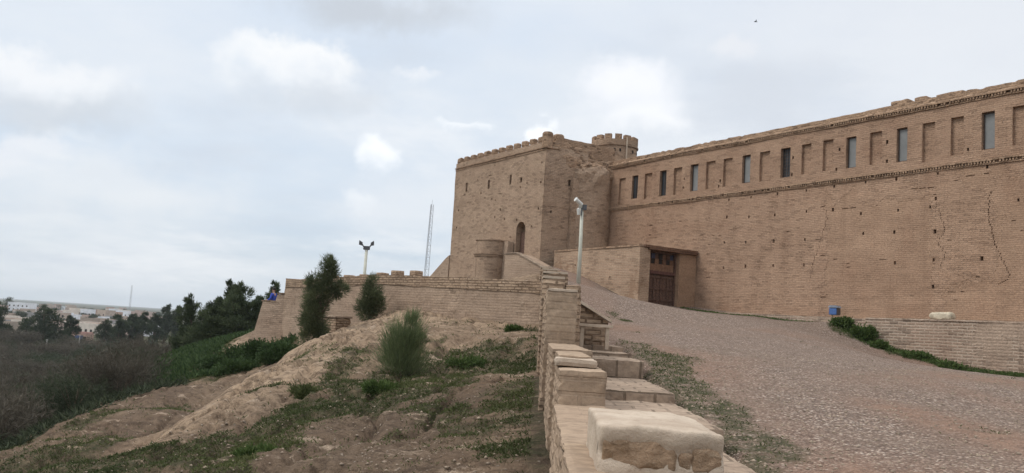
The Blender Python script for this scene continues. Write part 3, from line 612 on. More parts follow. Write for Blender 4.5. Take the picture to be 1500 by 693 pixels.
for w in np.radians([195, 218, 232, 246, 285, 310]):
    mb = MB()
    for dz in (11.30,):
        c_, s_ = math.cos(w), math.sin(w); h = .055
        for (a, b) in ((-h, h),):
            p = [(tx+(tr+.004)*c_-t*s_, ty+(tr+.004)*s_+t*c_) for t in (a, b)]; q = [(tx+(tr-.12)*c_-t*s_, ty+(tr-.12)*s_+t*c_) for t in (a, b)]
            mb.add([(p[0][0], p[0][1], dz-.09), (p[1][0], p[1][1], dz-.09), (p[1][0], p[1][1], dz+.09), (p[0][0], p[0][1], dz+.09), (q[0][0], q[0][1], dz-.09), (q[1][0], q[1][1], dz-.09), (q[1][0], q[1][1], dz+.09), (q[0][0], q[0][1], dz+.09)],
                   [(0, 1, 2, 3), (0, 4, 5, 1), (1, 5, 6, 2), (2, 6, 7, 3), (3, 7, 4, 0)])
    mb.build('loophole', M['dark'], tu)
mb = MB(); w = math.radians(262); mb.tube([(tx+(tr+.05)*math.cos(w), ty+(tr+.05)*math.sin(w), 10.2), (tx+(tr+.05)*math.cos(w), ty+(tr+.05)*math.sin(w), 12.1)], .05, 8); mb.build('drainpipe', M['plaster'], tu)
# stair up to the door, small round bastion, sloping buttress at the far corner
mb = MB(); mb.prism([(38.9-TU, 1.0), (38.9-TU, 3.25), (41.75-TU, 4.22), (43.0-TU, 4.26), (43.0-TU, 1.0)], 0, -1.0, -.02)
mb.rbox(-.42, -.01, 43.72-TU, 44.5-TU, 1, 5.10, step=.3, r=.03, amp=.03, seed=60); mb.build('door_stair', M['garden'], T)
mb = MB(); mb.prism([(38.85-TU, 3.27), (38.85-TU, 3.33), (41.72-TU, 4.30), (43.0-TU, 4.33), (43.0-TU, 4.27), (41.75-TU, 4.24)], 0, -1.06, -.75); mb.build('stair_coping', M['steps'], T)
bx, by, br_ = 26.95-TV, 45.15-TU, .95
mb = MB(); mb.lathe(bx, by, [(br_, 0), (br_+.01, 4.15), (br_+.06, 4.16), (br_+.07, 4.22), (br_+.03, 4.23), (br_+.03, 4.28), (br_+.09, 4.29), (br_+.09, 4.35), (br_-.02, 4.36), (br_-.02, 5.10), (br_+.03, 5.11), (br_+.03, 5.17), (br_-.1, 5.18)], 40)
P = mb.v[-1]; P += .02*np.stack([fbm(P*3, 2, 61), fbm(P*3+9, 2, 62), 0*P[:, 0]], 1)
mb.build('small_bastion', M['tower'], T, cyl=(bx, by, br_))
mb = MB(); mb.prism([(L+.03, 0), (L+.03, 4.6), (L+.5, 4.4), (L+3.2, 2.9), (L+3.4, 0)], 0, -.05, 1.6); mb.build('buttress', M['garden'], T)

# ---- gatehouse
GV, GU = 28.22, 33.15
G = thing('gatehouse', 'low brick gate porch with a wooden double door set against the wall', 'gatehouse', w2(GV, GU, 0), A)
mb = MB(); mb.panel('x', 0, 0, 7.3, .2, 4.46, [(2.2, 2.3, 2.9, 3.0, .15), (5.2, 5.3, 3.6, 3.68, .15)], step=.8, wav=.04, seed=71)
dv0, dv1 = 28.88-GV, 30.80-GV
mb.box(.0, dv0, 0.003, .55, .2, 4.40); mb.box(.6, 3.75, .56, 7.3, .2, 4.40); mb.box(.02, .6, .56, 7.3, 4.38, 4.43)
mb.build('wall', M['gate'], G)
mb = MB(); mb.rbox(dv1, 3.76, -.01, .55, .2, 4.32, step=.3, r=.03, amp=.025, seed=72); mb.build('clay_pier', M['clay'], G)
mb = MB(); mb.rbox(-.05, .55, .02, 7.25, 4.43, 4.53, step=.25, r=.02, amp=.02, seed=73); mb.build('coping', M['ruin'], G)
mb = MB(); mb.rbox(.25, 3.76, -.10, .6, 4.41, 4.55, step=.22, r=.02, amp=.03, seed=74); mb.rbox(.5, 3.7, -.14, .5, 4.33, 4.405, step=.22, r=.01, amp=.015, seed=75); mb.build('lintel', M['wood2'], G)
gt = thing('gate', None, None, (dv0, .32, 1.62)); del_ = gt
gt.parent = G
gw = dv1-dv0
mb = MB(); mb.box(.003, .09, -.1, .06, -.4, 2.72); mb.box(gw-.09, gw-.003, -.1, .06, -.4, 2.72); mb.box(.09, gw-.09, -.1, .06, 2.6, 2.72); mb.build('gate_frame', M['wood'], gt)
mb = MB(); mb.box(.09, gw-.09, -.12, .03, 1.56, 1.72); mb.build('cross_beam', M['beam'], gt)
mb = MB()
for q in range(9): mb.box(.092+q*(gw-.184)/9, .092+(q+.96)*(gw-.184)/9, -.03+rnd.uniform(-.01, .01), .05, 1.725, 2.07)
mb.build('board_panel', M['orange'], gt)
pal = ['wood2', 'bluepaint', 'wood', 'dark', 'wood2', 'wood', 'bluepaint', 'wood2', 'dark', 'orange', 'dark', 'wood2', 'dark', 'wood2']
for r_ in range(2):
    for q in range(7):
        mb = MB(); wq = (gw-.184)/7; mb.box(.094+q*wq, .094+(q+.94)*wq, -.02+.03*((q+r_) % 2), .05, 2.075+r_*.262, 2.325+r_*.262); mb.build('transom_panel', M[pal[(q+7*(1-r_)) % 14]], gt)
mid = gw*.5
for s0, s1 in ((.092, mid-.01), (mid+.01, gw-.092)):
    mb = MB(); n = 4
    for q in range(n): mb.box(s0+(s1-s0)*q/n, s0+(s1-s0)*(q+.95)/n, -.02+rnd.uniform(-.008, .008), .05, -.02, 1.555)
    for zz in (1.42, .84, .30): mb.box(s0+.03, s1-.03, -.07, -.025, zz-.05, zz+.05)
    mb.box((s0+s1)/2-.035, (s0+s1)/2+.035, -.085, -.071, .3, 1.45)
    mb.build('gate_leaf', M['wood'], gt)

# ---- kerb ledge along the wall foot and the pale retaining wall
mb = MB()
def kz(P):
    u = P[:, 1]+26; P[:, 2] += np.where(P[:, 2] > .8, .018*(u-22.1), 0); return P
mb.rbox(31.15-32, -.01, 22.15-26, 32.6-26, .2, 1.31, step=.25, r=.03, amp=.03, seed=80, fn=kz)
tag(mb.build('kerb', M['pale'], None, w2(32, 26, 0), A), 'low pale stone ledge along the foot of the long wall', None, None, 'structure')
mb = MB(); mb.panel('x', -1.5, 8-18, 22.12-18, -1.5, 1.29, [], step=.5, wav=.05, seed=82); mb.panel('y', 22.12-18, -1.5, -.02, -1.5, 1.29, [], step=.5, wav=.0, seed=83)
mb.add([(-1.5, 22.12-18, -1.5), (0, 22.12-18, -1.5), (0, 22.12-18, 1.29), (-1.5, 22.12-18, 1.29)], [(0, 3, 2, 1)])
rw = thing('retaining_wall', 'pale low brick retaining wall with faded courses in front of the long wall', 'wall', w2(32, 18, 0), A)
mb.build('brick_face', M['pale'], rw)
mb = MB(); mb.rbox(-1.53, -.005, 8-18, 22.13-18, 1.27, 1.34, step=.16, r=.02, amp=.025, freq=4, seed=84); mb.build('coping', M['pale'], rw)

# ------------------------------------------------------------------ garden wall in front of the tower
def poly_wall(name, label, pts, thick, zb, zt, mats, band=.42):
    """wall along a broken line: lower body and a coarse brick band on top"""
    o = thing(name, label, 'wall', (pts[0][0], pts[0][1], 0)); ox, oy = pts[0]
    for part, z0, z1, m, th_, amp in (('wall_body', zb, None, mats[0], thick, .04), ('brick_band', None, 0, mats[1], thick+.06, .035)):
        mb = MB()
        for (a, b), za, zc in zip(zip(pts[:-1], pts[1:]), zt[:-1], zt[1:]):
            d = np.array(b)-np.array(a); Ls = np.linalg.norm(d); d /= Ls; nrm = np.array([-d[1], d[0]])
            lo = (zb if part == 'wall_body' else -band+.005); hi = (-band if part == 'wall_body' else 0)
            def fn(P, a=a, d=d, nrm=nrm, Ls=Ls, za=za, zc=zc, body=(part == 'wall_body')):
                t = P[:, 0]/Ls; zt_ = za+(zc-za)*t; top = np.where(body & (P[:, 2] < -1.5), P[:, 2], P[:, 2]+zt_)
                x = a[0]-ox+d[0]*P[:, 0]+nrm[0]*P[:, 1]; yy = a[1]-oy+d[1]*P[:, 0]+nrm[1]*P[:, 1]; return np.stack([x, yy, top], 1)
            mb.rbox(-.1, Ls+.1, -th_/2, th_/2, lo, hi, step=.12 if part != 'wall_body' else .2, r=.005, amp=amp, freq=2.4, seed=90+int(abs(a[0])*3), fn=fn)
        me = mb.mesh(part, m)
        link(part, me, o)
    return o
gw_pts = [(0.12, 31.2), (-2.6, 33.0), (-6.6, 37.0), (-10.0, 41.0), (-12.6, 44.6)]
gwl = poly_wall('terrace_wall', 'sandy brick terrace wall with a coarse top band below the tower', gw_pts, .5, -2.2, [1.72, 1.80, 1.93, 1.78, 1.80], (M['garden'], M['course']))
for (mx_, my_, mz_) in ((-9.5, 40.4, 1.80), (-8.51, 39.25, 1.80), (-7.57, 38.14, 1.82), (-6.65, 37.06, 1.87), (-5.9, 36.3, 1.93), (-5.0, 35.4, 1.92)):
    mb = MB(); mb.rbox(-.21, .21, -.2, .2, -.03, .17 if mx_ < -6 else .20, step=.1, r=.03, amp=.02, seed=int(-mx_*10)); mb.build('merlon', M['course'], gwl, (mx_-.12, my_-31.2, mz_-.02), math.radians(-48))
# lower ledge wall in the recess behind the two small trees
t2 = thing('ledge_wall', 'low brown brick ledge between the two small trees', 'wall', (-9.0, 37.3, 0), math.radians(-48))
mb = MB(); mb.rbox(-1.5, 1.6, -.35, .35, -2.5, .02, step=.15, r=.03, amp=.05, seed=97); mb.build('wall_body', M['course'], t2)
mb = MB(); mb.rbox(-1.55, 1.65, -.42, .4, .025, .10, step=.15, r=.02, amp=.03, seed=98); mb.build('ledge_slab', M['steps'], t2)
# stepped corner bastion at the left end
bs = thing('stepped_bastion', 'battered sandy brick bastion stepping down at the end of the terrace wall', 'bastion', (-12.6, 45.0, 0))
prof = [(1.2, -3.2), (-2.3, -3.2), (-1.95, -1.6), (-1.72, -.9), (-1.62, -.85), (-1.42, .62), (-.80, .64), (-.72, 1.03), (-.40, 1.05), (-.33, 1.80), (1.2, 1.82)]
mb = MB(); mb.prism(prof, 1, -.15, 2.0)
def batter(P):
    return P
V = mb.v[-1]; n = len(prof)
for i in range(len(V)):
    if V[i, 1] < 0: V[i, 1] -= max(0, (1.0-V[i, 2]))*.22
mb.build('wall_body', M['garden'], bs)
mb = MB(); mb.rbox(-1.5, -.77, -.25, 2.0, .625, .70, step=.15, r=.01, amp=.015, seed=101); mb.rbox(-.76, -.36, -.2, 2.0, 1.055, 1.12, step=.15, r=.01, amp=.015, seed=102); mb.rbox(-.37, 1.2, -.2, 2.0, 1.815, 1.86, step=.15, r=.01, amp=.015, seed=103)
mb.build('coping', M['course'], bs)

# ------------------------------------------------------------------ stepped parapet, pier, steps
par = thing('stepped_parapet', 'plastered brick parapet climbing in steps from the camera to the tower', 'parapet', (0.3, 6, 0))
def courses(x_edge, zt):
    """bricks stand proud of their worn joints on the left face"""
    def fn(P):
        left = P[:, 0] < x_edge+.02; yy = P[:, 1]+6; zz = P[:, 2]+.012*vnoise(np.stack([yy*2, yy*0, P[:, 2]*2], 1), 3)
        row = np.floor(zz/.085); ph = zz/.085-row; bx_ = (yy+row*.17)/.34; pb = bx_-np.floor(bx_)
        joint = np.maximum(sstep(.28, .08, np.minimum(ph, 1-ph)), sstep(.10, .03, np.minimum(pb, 1-pb)))
        hsh = _hash(row, np.floor(bx_), row*0, 3)
        P[:, 0] += np.where(left, (joint*.016-(hsh-.5)*.012)*sstep(zt-.01, zt-.07, P[:, 2]), 0); return P
    return fn
SEG = [(.13, .49, 1.2, 6.0, -2.2, -.47, .045), (.155, .48, 6.0, 6.9, -2.2, -.24, .05), (.17, .43, 6.9, 8.3, -2.0, -.17, .05), (.14, .52, 8.3, 12.0, -2.0, -.15, .07), (.09, .51, 12.0, 13.2, -1.8, .55, .05),
       (.08, .62, 13.2, 17, -1.6, .60, .08), (.03, .47, 17, 22, -1.5, 1.02, .1), (.47, .78, 17, 21, -1.0, .93, .1), (.03, .67, 22, 27, -1.2, 1.45, .12), (.02, .62, 27, 33, -1, 1.87, .12), (-.06, .42, 33, 38, 0, 2.37, .15), (-.08, .42, 38, 43, 1, 2.76, .2), (-.1, .42, 43, 48.8, 1, 3.15, .2)]
for k, (x0, x1, y0, y1, z0, z1, stp) in enumerate(SEG):
    mb = MB(); near = y0 < 13
    step = .03 if y0 < 7 else .035 if y0 < 12 else .05 if near else stp
    mb.rbox(x0-.3, x1-.3, y0-6+.004, y1-6, z0 if not near else z0+.9, z1, step=step, r=.016 if near else .04, amp=.011 if near else .03, freq=7 if near else 3, seed=110+k, bottom=False, fn=courses(x0-.3, z1) if near else None)
    mb.build('wall_section', M['parapet'] if near else M['course'], par, smooth=False)
for k, (x0, x1, y0, y1, z0, z1, stp, am) in enumerate(((.135, .44, 6.35, 7.0, -.245, -.185, .03, .02), (.1, .5, 12, 13.25, .545, .585, .04, .02), (.03, .47, 17.02, 19, 1.015, 1.07, .1, .02), (.03, .66, 22.02, 24, 1.445, 1.5, .12, .02), (.02, .5, 27.02, 29, 1.865, 1.92, .12, .02), (-.06, .42, 33.02, 35, 2.365, 2.42, .12, .02))):
    mb = MB(); mb.rbox(x0-.3, x1-.3, y0-6, y1-6, z0, z1, step=stp, r=.02, amp=am, seed=130+k); mb.build('coping', M['plaster'], par)


# near pier: plaster cap run down over three bricks
pr = thing('parapet_pier', 'squat plastered pier with worn brown bricks exposed on its front', 'pier', (.458, 3.5, 0))
mb = MB()
def pierf(P):
    r_ = fbm(P*9, 3, 141); P[:, 0] *= 1-.02*r_; P[:, 2] -= .012*sstep(.10, .22, P[:, 0])*sstep(-.5, -.36, P[:, 2]); w_ = np.exp(-((P[:, 2]+.40)/.035)**2)*(P[:, 1] < -.3); P[:, 1] += w_*.018*(1+.8*fbm(P*14, 3, 144)); return P
mb.rbox(-.222, .214, -.345, .365, -1.1, -.310, step=.011, r=.017, amp=.010, freq=12, seed=140, fn=pierf)
mb.build('plaster_block', M['plaster'], pr, smooth=True)
def brickmat():
    m, t = newmat('old_brick'); ob = t.n('ShaderNodeTexCoord').outputs['Object']; n = t.noise(ob, 9, 6, .7).outputs[0]; n2 = t.noise(ob, 45, 5, .7).outputs[0]
    col = t.mix(t.ramp(n, .32, .68), c3(.20, .135, .085), c3(.36, .25, .165)); col = t.mix(t.ramp(n2, .5, .75, 0, .6), col, c3(.47, .37, .27))
    col = t.mix(t.ramp(t.noise(ob, 5, 3).outputs[0], .55, .72, 0, .6), col, c3(.36, .215, .10))
    finish(t, col, .97, t.math('ADD', n2, n), .015, .1); return m
M['oldbrick'] = brickmat()
for k, (x0, x1, z0, z1) in enumerate(((-.208, .048, -.456, -.354), (.052, .098, -.45, -.39), (.105, .203, -.452, -.372), (-.21, -.03, -.62, -.505), (.0, .19, -.61, -.50))):
    mb = MB(); mb.rbox(x0, x1, -.340, -.2, z0, z1, step=.010, r=.012, amp=.018, freq=20, seed=150+k); mb.build('brick', M['oldbrick'], pr, smooth=True)

st = thing('brick_steps', 'broad low brick steps climbing beside the parapet', 'steps', (1.0, 8, 0))
for k, (y0, y1, z1) in enumerate(((1.5, 4.6, -1.05), (4.6, 7.4, -.87), (7.4, 10, -.70), (10, 13, -.595), (13, 14.7, -.34), (14.7, 16.2, -.28), (16.2, 17.3, -.19), (17.3, 19.5, -.08), (19.5, 22, .06), (22, 25, .30))):
    mb = MB(); xr = 1.56 if y0 < 17 else 1.3
    mb.rbox(.44-1.0, xr-1.0, y0-8+.003, y1-8+.02, z1-.4, z1, step=.04 if y0 < 14 else .1, r=.012, amp=.016, freq=5, seed=160+k*3, bottom=False)
    mb.build('step', M['steps'], st)
bt = thing('stair_buttress', 'sloping stone buttress with a pale coping leaning on the parapet', 'buttress', (1.0, 16.3, 0))
mb = MB(); mb.prism([(-.36, -.25), (.27, -.25), (.27, .24), (-.36, .60)], 1, 0, .5); mb.build('wall_body', M['course'], bt)
mb = MB(); mb.prism([(-.36, .605), (.33, .225), (.33, .275), (-.36, .66)], 1, -.12, .18); mb.build('coping', M['plaster'], bt)
mb = MB(); mb.prism([(-.36, .605), (.30, .235), (.30, .285), (-.36, .66)], 1, .24, .5); mb.build('coping', M['plaster'], bt)
bn = thing('stone_bench', 'narrow pale slab on a short leg below the sloping coping', 'bench', (1.0, 15.9, 0))
mb = MB(); mb.rbox(-.33, .32, -.13, .13, .135, .185, step=.08, r=.012, amp=.008, seed=171); mb.build('slab', M['plaster'], bn)
for xx in (.23, -.22):
    mb = MB(); mb.rbox(xx-.035, xx+.035, -.1, .1, -.25, .133, step=.1, r=.01, amp=.008, seed=172); mb.build('leg', M['plaster'], bn)

# ------------------------------------------------------------------ poles and masts
cp = thing('camera_pole', 'pale leaning pole carrying a security camera before the gatehouse', 'pole', (1.52, 36.0, 1.6))
mb = MB(); mb.tube([(0, 0, 0), (.0, 0, 1.9), (-.02, 0, 3.62)], [.095, .075, .062], 14); mb.tube([(0, 0, -.05), (0, 0, .05)], .2, 12); mb.build('post', M['pole'], cp, smooth=True)
mb = MB(); mb.box(.0, .17, -.10, .08, 3.42, 3.64); mb.box(-.07, -.02, -.16, -.05, 3.18, 3.5); mb.build('junction_box', M['steel'], cp)
mb = MB(); mb.tube([(-.05, -.1, 3.62), (-.30, -.28, 3.80)], [.085, .085], 10); mb.tube([(-.29, -.275, 3.795), (-.315, -.29, 3.81)], [.095, .095], 10); mb.build('security_camera', M['whitecase'], cp)
mb = MB(); mb.tube([(-.12, -.10, 3.56), (-.17, -.13, 3.42), (-.15, -.12, 3.2)], [.05, .075, .055], 10); mb.build('lamp', M['whitecase'], cp)
fp = thing('floodlight_pole', 'grey pole with two floodlights rising behind the terrace wall', 'pole', (-8.6, 43.0, .3))
mb = MB(); mb.tube([(0, 0, 0), (0, 0, 3.2)], [.085, .07], 12); mb.build('post', M['pole'], fp, smooth=True)
mb = MB(); mb.tube([(-.16, 0, 3.18), (.16, 0, 3.18)], .05, 8); mb.box(-.13, .13, -.08, .08, 3.12, 3.3); mb.build('bracket', M['steel'], fp)
for s in (-1, 1):
    mb = MB(); mb.tube([(s*.14, 0, 3.25), (s*.24, -.05, 3.42)], [.03, .03], 8)
    mb.add([(s*.2, -.12, 3.30), (s*.36, -.16, 3.34), (s*.36, -.02, 3.36), (s*.2, .0, 3.33), (s*.21, -.13, 3.47), (s*.35, -.18, 3.56), (s*.35, -.04, 3.56), (s*.21, -.02, 3.48)], [(0, 3, 2, 1), (4, 5, 6, 7), (0, 1, 5, 4), (1, 2, 6, 5), (2, 3, 7, 6), (3, 0, 4, 7)])
    mb.build('floodlight', M['steel'], fp)
def lattice(name, label, loc, h, wb, wt, nseg, r, mat):
    o = thing(name, label, 'mast', loc); mb = MB(); C = [(math.cos(a), math.sin(a)) for a in (0.4, 0.4+2.094, 0.4+4.189)]
    wd = lambda t: (wb+(wt-wb)*t)/2
    for c in C: mb.tube([(c[0]*wd(0), c[1]*wd(0), 0), (c[0]*wd(1), c[1]*wd(1), h)], r, 5)
    mb.build('leg_frame', mat, o); mb = MB()
    for k in range(nseg):
        t0, t1 = k/nseg, (k+1)/nseg
        for a in range(3):
            c, d = C[a], C[(a+1) % 3]; mb.tube([(c[0]*wd(t0), c[1]*wd(t0), t0*h), (d[0]*wd(t1), d[1]*wd(t1), t1*h)], r*.55, 4, False)
            mb.tube([(c[0]*wd(t0), c[1]*wd(t0), t0*h), (d[0]*wd(t0), d[1]*wd(t0), t0*h)], r*.5, 4, False)
    mb.build('bracing', mat, o); mb = MB(); mb.tube([(0, 0, h-.2), (0, 0, h+h*.03)], r*.6, 5); mb.build('antenna', mat, o); return o
ms = lattice('lattice_mast', 'thin steel lattice mast standing behind the terrace wall', (-26.3, 200, -8), 35.2, 1.7, .75, 26, .045, M['mast']); ms.rotation_euler = (0, math.radians(.8), 0)
lattice('lattice_mast', 'faint distant radio mast above the town', (-698, 1500, -14), 48, 3.0, 2.0, 14, .16, M['mast'])

# ------------------------------------------------------------------ boulder, lamp box, bird, person
mb = MB(); mb.rbox(-.24, .24, -.43, .43, -.12, .19, step=.04, r=.15, amp=.075, freq=3.4, seed=180)
tag(mb.build('boulder', M['boulder'], None, w2(31.15, 19.32, 1.45), A, smooth=True), 'pale rounded boulder lying on the retaining wall top', 'boulder')
fx = thing('flood_lamp', 'small blue lamp box with a grey hood at the foot of the long wall', 'lamp', w2(31.35, 24.22, 1.42), A+math.radians(12))
mb = MB(); mb.rbox(-.22, .22, -.22, .22, .02, .40, step=.1, r=.03, amp=0); mb.build('lamp_body', M['steel'], fx)
mb = MB(); mb.rbox(-.245, -.222, -.20, .20, .04, .37, step=.1, r=.008, amp=0); mb.build('front_panel', M['blue'], fx)
mb = MB(); mb.prism([(-.26, .405), (.26, .405), (.17, .52), (-.17, .52)], 0, -.26, .24); mb.build('hood', M['greytop'], fx); fx.scale = (.8, .8, .8)
bird_p = (18.2, 80.0, 0)
bd = 80*(cf+cr*(1107-750)/F_PX-cu*(32-346.5)/F_PX)
mb = MB(); mb.tube([(-.16, 0, 0), (-.06, 0, .01), (.06, 0, .01), (.17, 0, -.01)], [.01, .045, .04, .008], 8)
mb.add([(-.04, .02, .02), (.05, .02, .02), (.03, .26, .10), (-.05, .30, .07), (-.04, .02, .035), (.05, .02, .035), (.03, .26, .108), (-.05, .30, .078)], [(0, 1, 2, 3), (7, 6, 5, 4), (0, 4, 5, 1), (1, 5, 6, 2), (2, 6, 7, 3), (3, 7, 4, 0)])
mb.add([(-.04, -.02, .02), (.05, -.02, .02), (.03, -.26, .10), (-.05, -.30, .07), (-.04, -.02, .035), (.05, -.02, .035), (.03, -.26, .108), (-.05, -.30, .078)], [(3, 2, 1, 0), (4, 5, 6, 7), (1, 5, 4, 0), (2, 6, 5, 1), (3, 7, 6, 2), (0, 4, 7, 3)])
tag(mb.build('bird', M['bird'], None, tuple(float(q) for q in bd)), 'tiny dark bird flying high in the grey sky', 'bird')

def skin_fig(name, pts, edges, rad, mat, parent, sub=2, roots=(0,)):
    me = bpy.data.meshes.new(name); me.from_pydata(pts, edges, []); me.materials.append(mat)
    o = link(name, me, parent); sk = o.modifiers.new('skin', 'SKIN'); sk.use_smooth_shade = True
    if not me.skin_vertices: 
        bpy.context.view_layer.objects.active = o
    if me.skin_vertices:
        for i, r_ in enumerate(rad):
            me.skin_vertices[0].data[i].radius = (r_, r_) if not isinstance(r_, tuple) else r_
            me.skin_vertices[0].data[i].use_root = i in roots
    o.modifiers.new('sub', 'SUBSURF').levels = sub; o.modifiers['sub'].render_levels = sub
    return o
pe = thing('person', 'person in a blue jacket looking out over the bastion ledge', 'person', (-14.47, 48.0, -.30), math.radians(75))
J = {'pel': (0, 0, .93), 'wst': (0, 0, 1.08), 'chs': (0, .01, 1.30), 'nck': (0, .0, 1.46), 'hd0': (0, .015, 1.54), 'hd1': (0, .02, 1.63), 'hd2': (0, .01, 1.72)}
names = list(J); pts = [J[k] for k in names]; rad = [(.15, .11), (.135, .10), (.165, .11), .052, (.068, .078), (.078, .092), (.06, .07)]; edges = [(i, i+1) for i in range(6)]
for s in (-1, 1):
    b0 = len(pts); pts += [(s*.18, 0, 1.39), (s*.25, .02, 1.12), (s*.20, .24, 1.06), (s*.17, .33, 1.06)]; rad += [.062, .046, .034, .036]; edges += [(2, b0), (b0, b0+1), (b0+1, b0+2), (b0+2, b0+3)]
    h0 = b0+3
    for q in range(5):
        e0 = len(pts); dx = (q-2)*.018; pts += [(s*.17+dx, .37+.01*(2-abs(q-2)), 1.055), (s*.17+dx*1.2, .40+.012*(2-abs(q-2)), 1.035)]; rad += [.010, .008]; edges += [(h0, e0), (e0, e0+1)]
    b1 = len(pts); pts += [(s*.095, 0, .86), (s*.105, .02, .48), (s*.11, -.02, .08), (s*.12, .13, .035)]; rad += [.085, .058, .042, (.045, .03)]; edges += [(0, b1), (b1, b1+1), (b1+1, b1+2), (b1+2, b1+3)]
skin_fig('body', pts, edges, rad, M['skin'], pe)
pts = [(0, 0, .90), (0, 0, 1.08), (0, .01, 1.30), (0, 0, 1.43)]; rad = [(.175, .135), (.16, .125), (.19, .135), (.085, .08)]; edges = [(0, 1), (1, 2), (2, 3)]
for s in (-1, 1):
    b0 = len(pts); pts += [(s*.185, 0, 1.39), (s*.255, .02, 1.12), (s*.205, .23, 1.06)]; rad += [.082, .066, .052]; edges += [(2, b0), (b0, b0+1), (b0+1, b0+2)]
skin_fig('jacket', pts, edges, rad, M['bluecloth'], pe)
pts = [(0, 0, .94)]; rad = [(.165, .125)]; edges = []
for s in (-1, 1):
    b1 = len(pts); pts += [(s*.095, 0, .84), (s*.105, .02, .48), (s*.11, -.02, .12)]; rad += [.10, .074, .062]; edges += [(0, b1), (b1, b1+1), (b1+1, b1+2)]
skin_fig('trousers', pts, edges, rad, M['darkcloth'], pe)
mb = MB(); mb.lathe(0, -.005, [(.088, 1.62), (.095, 1.68), (.085, 1.74), (.05, 1.78), (.01, 1.79)], 14); mb.build('hair', M['hair'], pe, smooth=True)

# ------------------------------------------------------------------ plants
def leaf_arrays(C, D, ln, wd):
    n = len(C); D = D/np.maximum(np.linalg.norm(D, axis=1, keepdims=True), 1e-6); rv = RS.normal(size=(n, 3)); S = np.cross(D, rv); S /= np.maximum(np.linalg.norm(S, axis=1, keepdims=True), 1e-6)
    ln = np.broadcast_to(ln, n)[:, None]; wd = np.broadcast_to(wd, n)[:, None]
    V = np.stack([C, C+D*ln*.45+S*wd, C+D*ln, C+D*ln*.45-S*wd], 1).reshape(-1, 3); Fq = np.arange(4*n).reshape(n, 4); return V, Fq
def crown_pts(lobes, nclump, nleaf, sig, up=.4, seed=0):
    """lobes: (x,y,z,rx,ry,rz,weight). leaves cling to clumps, clumps fill the lobes unevenly"""
    rs = np.random.RandomState(seed); w = np.array([l[6] for l in lobes], float); w /= w.sum(); Cc = []; Rr = []; Oc = []
    for l, k in zip(lobes, (w*nclump).astype(int)+1):
        d = rs.normal(size=(k, 3)); d /= np.linalg.norm(d, axis=1, keepdims=True); r = rs.uniform(.15, 1, (k, 1))**.45
        R = np.array(l[3:6]); Cc.append(np.array(l[:3])+d*r*R); Rr.append(np.full(k, R.mean())); Oc.append(d)
    Cc = np.vstack(Cc); Rr = np.concatenate(Rr); Oc = np.vstack(Oc); idx = rs.randint(0, len(Cc), nleaf); tintc = rs.uniform(0, 1, len(Cc))
    off = rs.normal(size=(nleaf, 3))*(sig*Rr[idx])[:, None]; P = Cc[idx]+off; D = Oc[idx]*.7+off/np.maximum(np.linalg.norm(off, axis=1, keepdims=True), 1e-6)*.6+np.array([0, 0, up])+rs.normal(size=(nleaf, 3))*.35
    tint = np.clip(tintc[idx]*.6+rs.uniform(0, .4, nleaf), 0, 1); return P, D, tint, Cc
M['tam'] = leaf_mat('tamarisk_leaf', c3(.034, .048, .026), c3(.15, .17, .085)); M['tam2'] = leaf_mat('tamarisk_bright', c3(.06, .088, .04), c3(.21, .245, .115))
M['eve'] = leaf_mat('evergreen_leaf', c3(.024, .038, .02), c3(.115, .14, .07)); M['weed'] = leaf_mat('weed_leaf', c3(.026, .048, .018), c3(.068, .105, .038))
M['grassm'] = leaf_mat('grass_blade', c3(.035, .05, .018), c3(.12, .13, .05)); M['herb'] = leaf_mat('herb_leaf', c3(.035, .062, .018), c3(.11, .155, .048)); M['straw'] = leaf_mat('dry_straw', c3(.10, .075, .05), c3(.30, .235, .15)); M['twig'] = leaf_mat('bare_twig', c3(.040, .036, .028), c3(.125, .108, .082)); M['twigg'] = leaf_mat('green_grey_twig', c3(.022, .030, .018), c3(.068, .082, .046))
M['far'] = leaf_mat('far_leaf', c3(.022, .034, .02), c3(.07, .09, .046))
def plant(name, label, cat, loc, lobes, nclump, nleaf, sig, ln, wd, mat, up=.4, seed=0, group=None, trunk=True, tr=.06, crown='crown', limbs=14, lean=(0, 0)):
    o = thing(name, label, cat, loc, 0, group); P, D, tint, Cc = crown_pts(lobes, nclump, nleaf, sig, up, seed); rs = np.random.RandomState(seed+1)
    lnv = ln*rs.uniform(.6, 1.3, nleaf); V, Fq = leaf_arrays(P, D, lnv, wd*rs.uniform(.7, 1.2, nleaf)); link(crown, raw_mesh(crown, V, Fq, M[mat], attrs={'tint': np.repeat(tint, 4)}), o)
    if trunk:
        mb = MB(); top = max(l[2]+.3*l[5] for l in lobes); bx_ = np.mean([l[0] for l in lobes]); by_ = np.mean([l[1] for l in lobes])
        mb.tube([(0, 0, -.3), (bx_*.3+.02, by_*.3, top*.35), (bx_*.7, by_*.7-.02, top*.65), (bx_, by_, top)], [tr*1.3, tr, tr*.6, tr*.2], 8)
        for k in range(limbs):
            c = Cc[rs.randint(len(Cc))]; t = rs.uniform(.12, .6); s = np.array([bx_*t, by_*t, top*t]); m_ = (s+c)/2+np.array([0, 0, .12*np.linalg.norm(c-s)]); mb.tube([s, m_, c], [tr*.5, tr*.3, tr*.1], 5)
        mb.build('trunk', M['bark'], o)
    return o
def hz(x, y): return float(hill_base(np.array([float(x)]), np.array([float(y)]))[0])
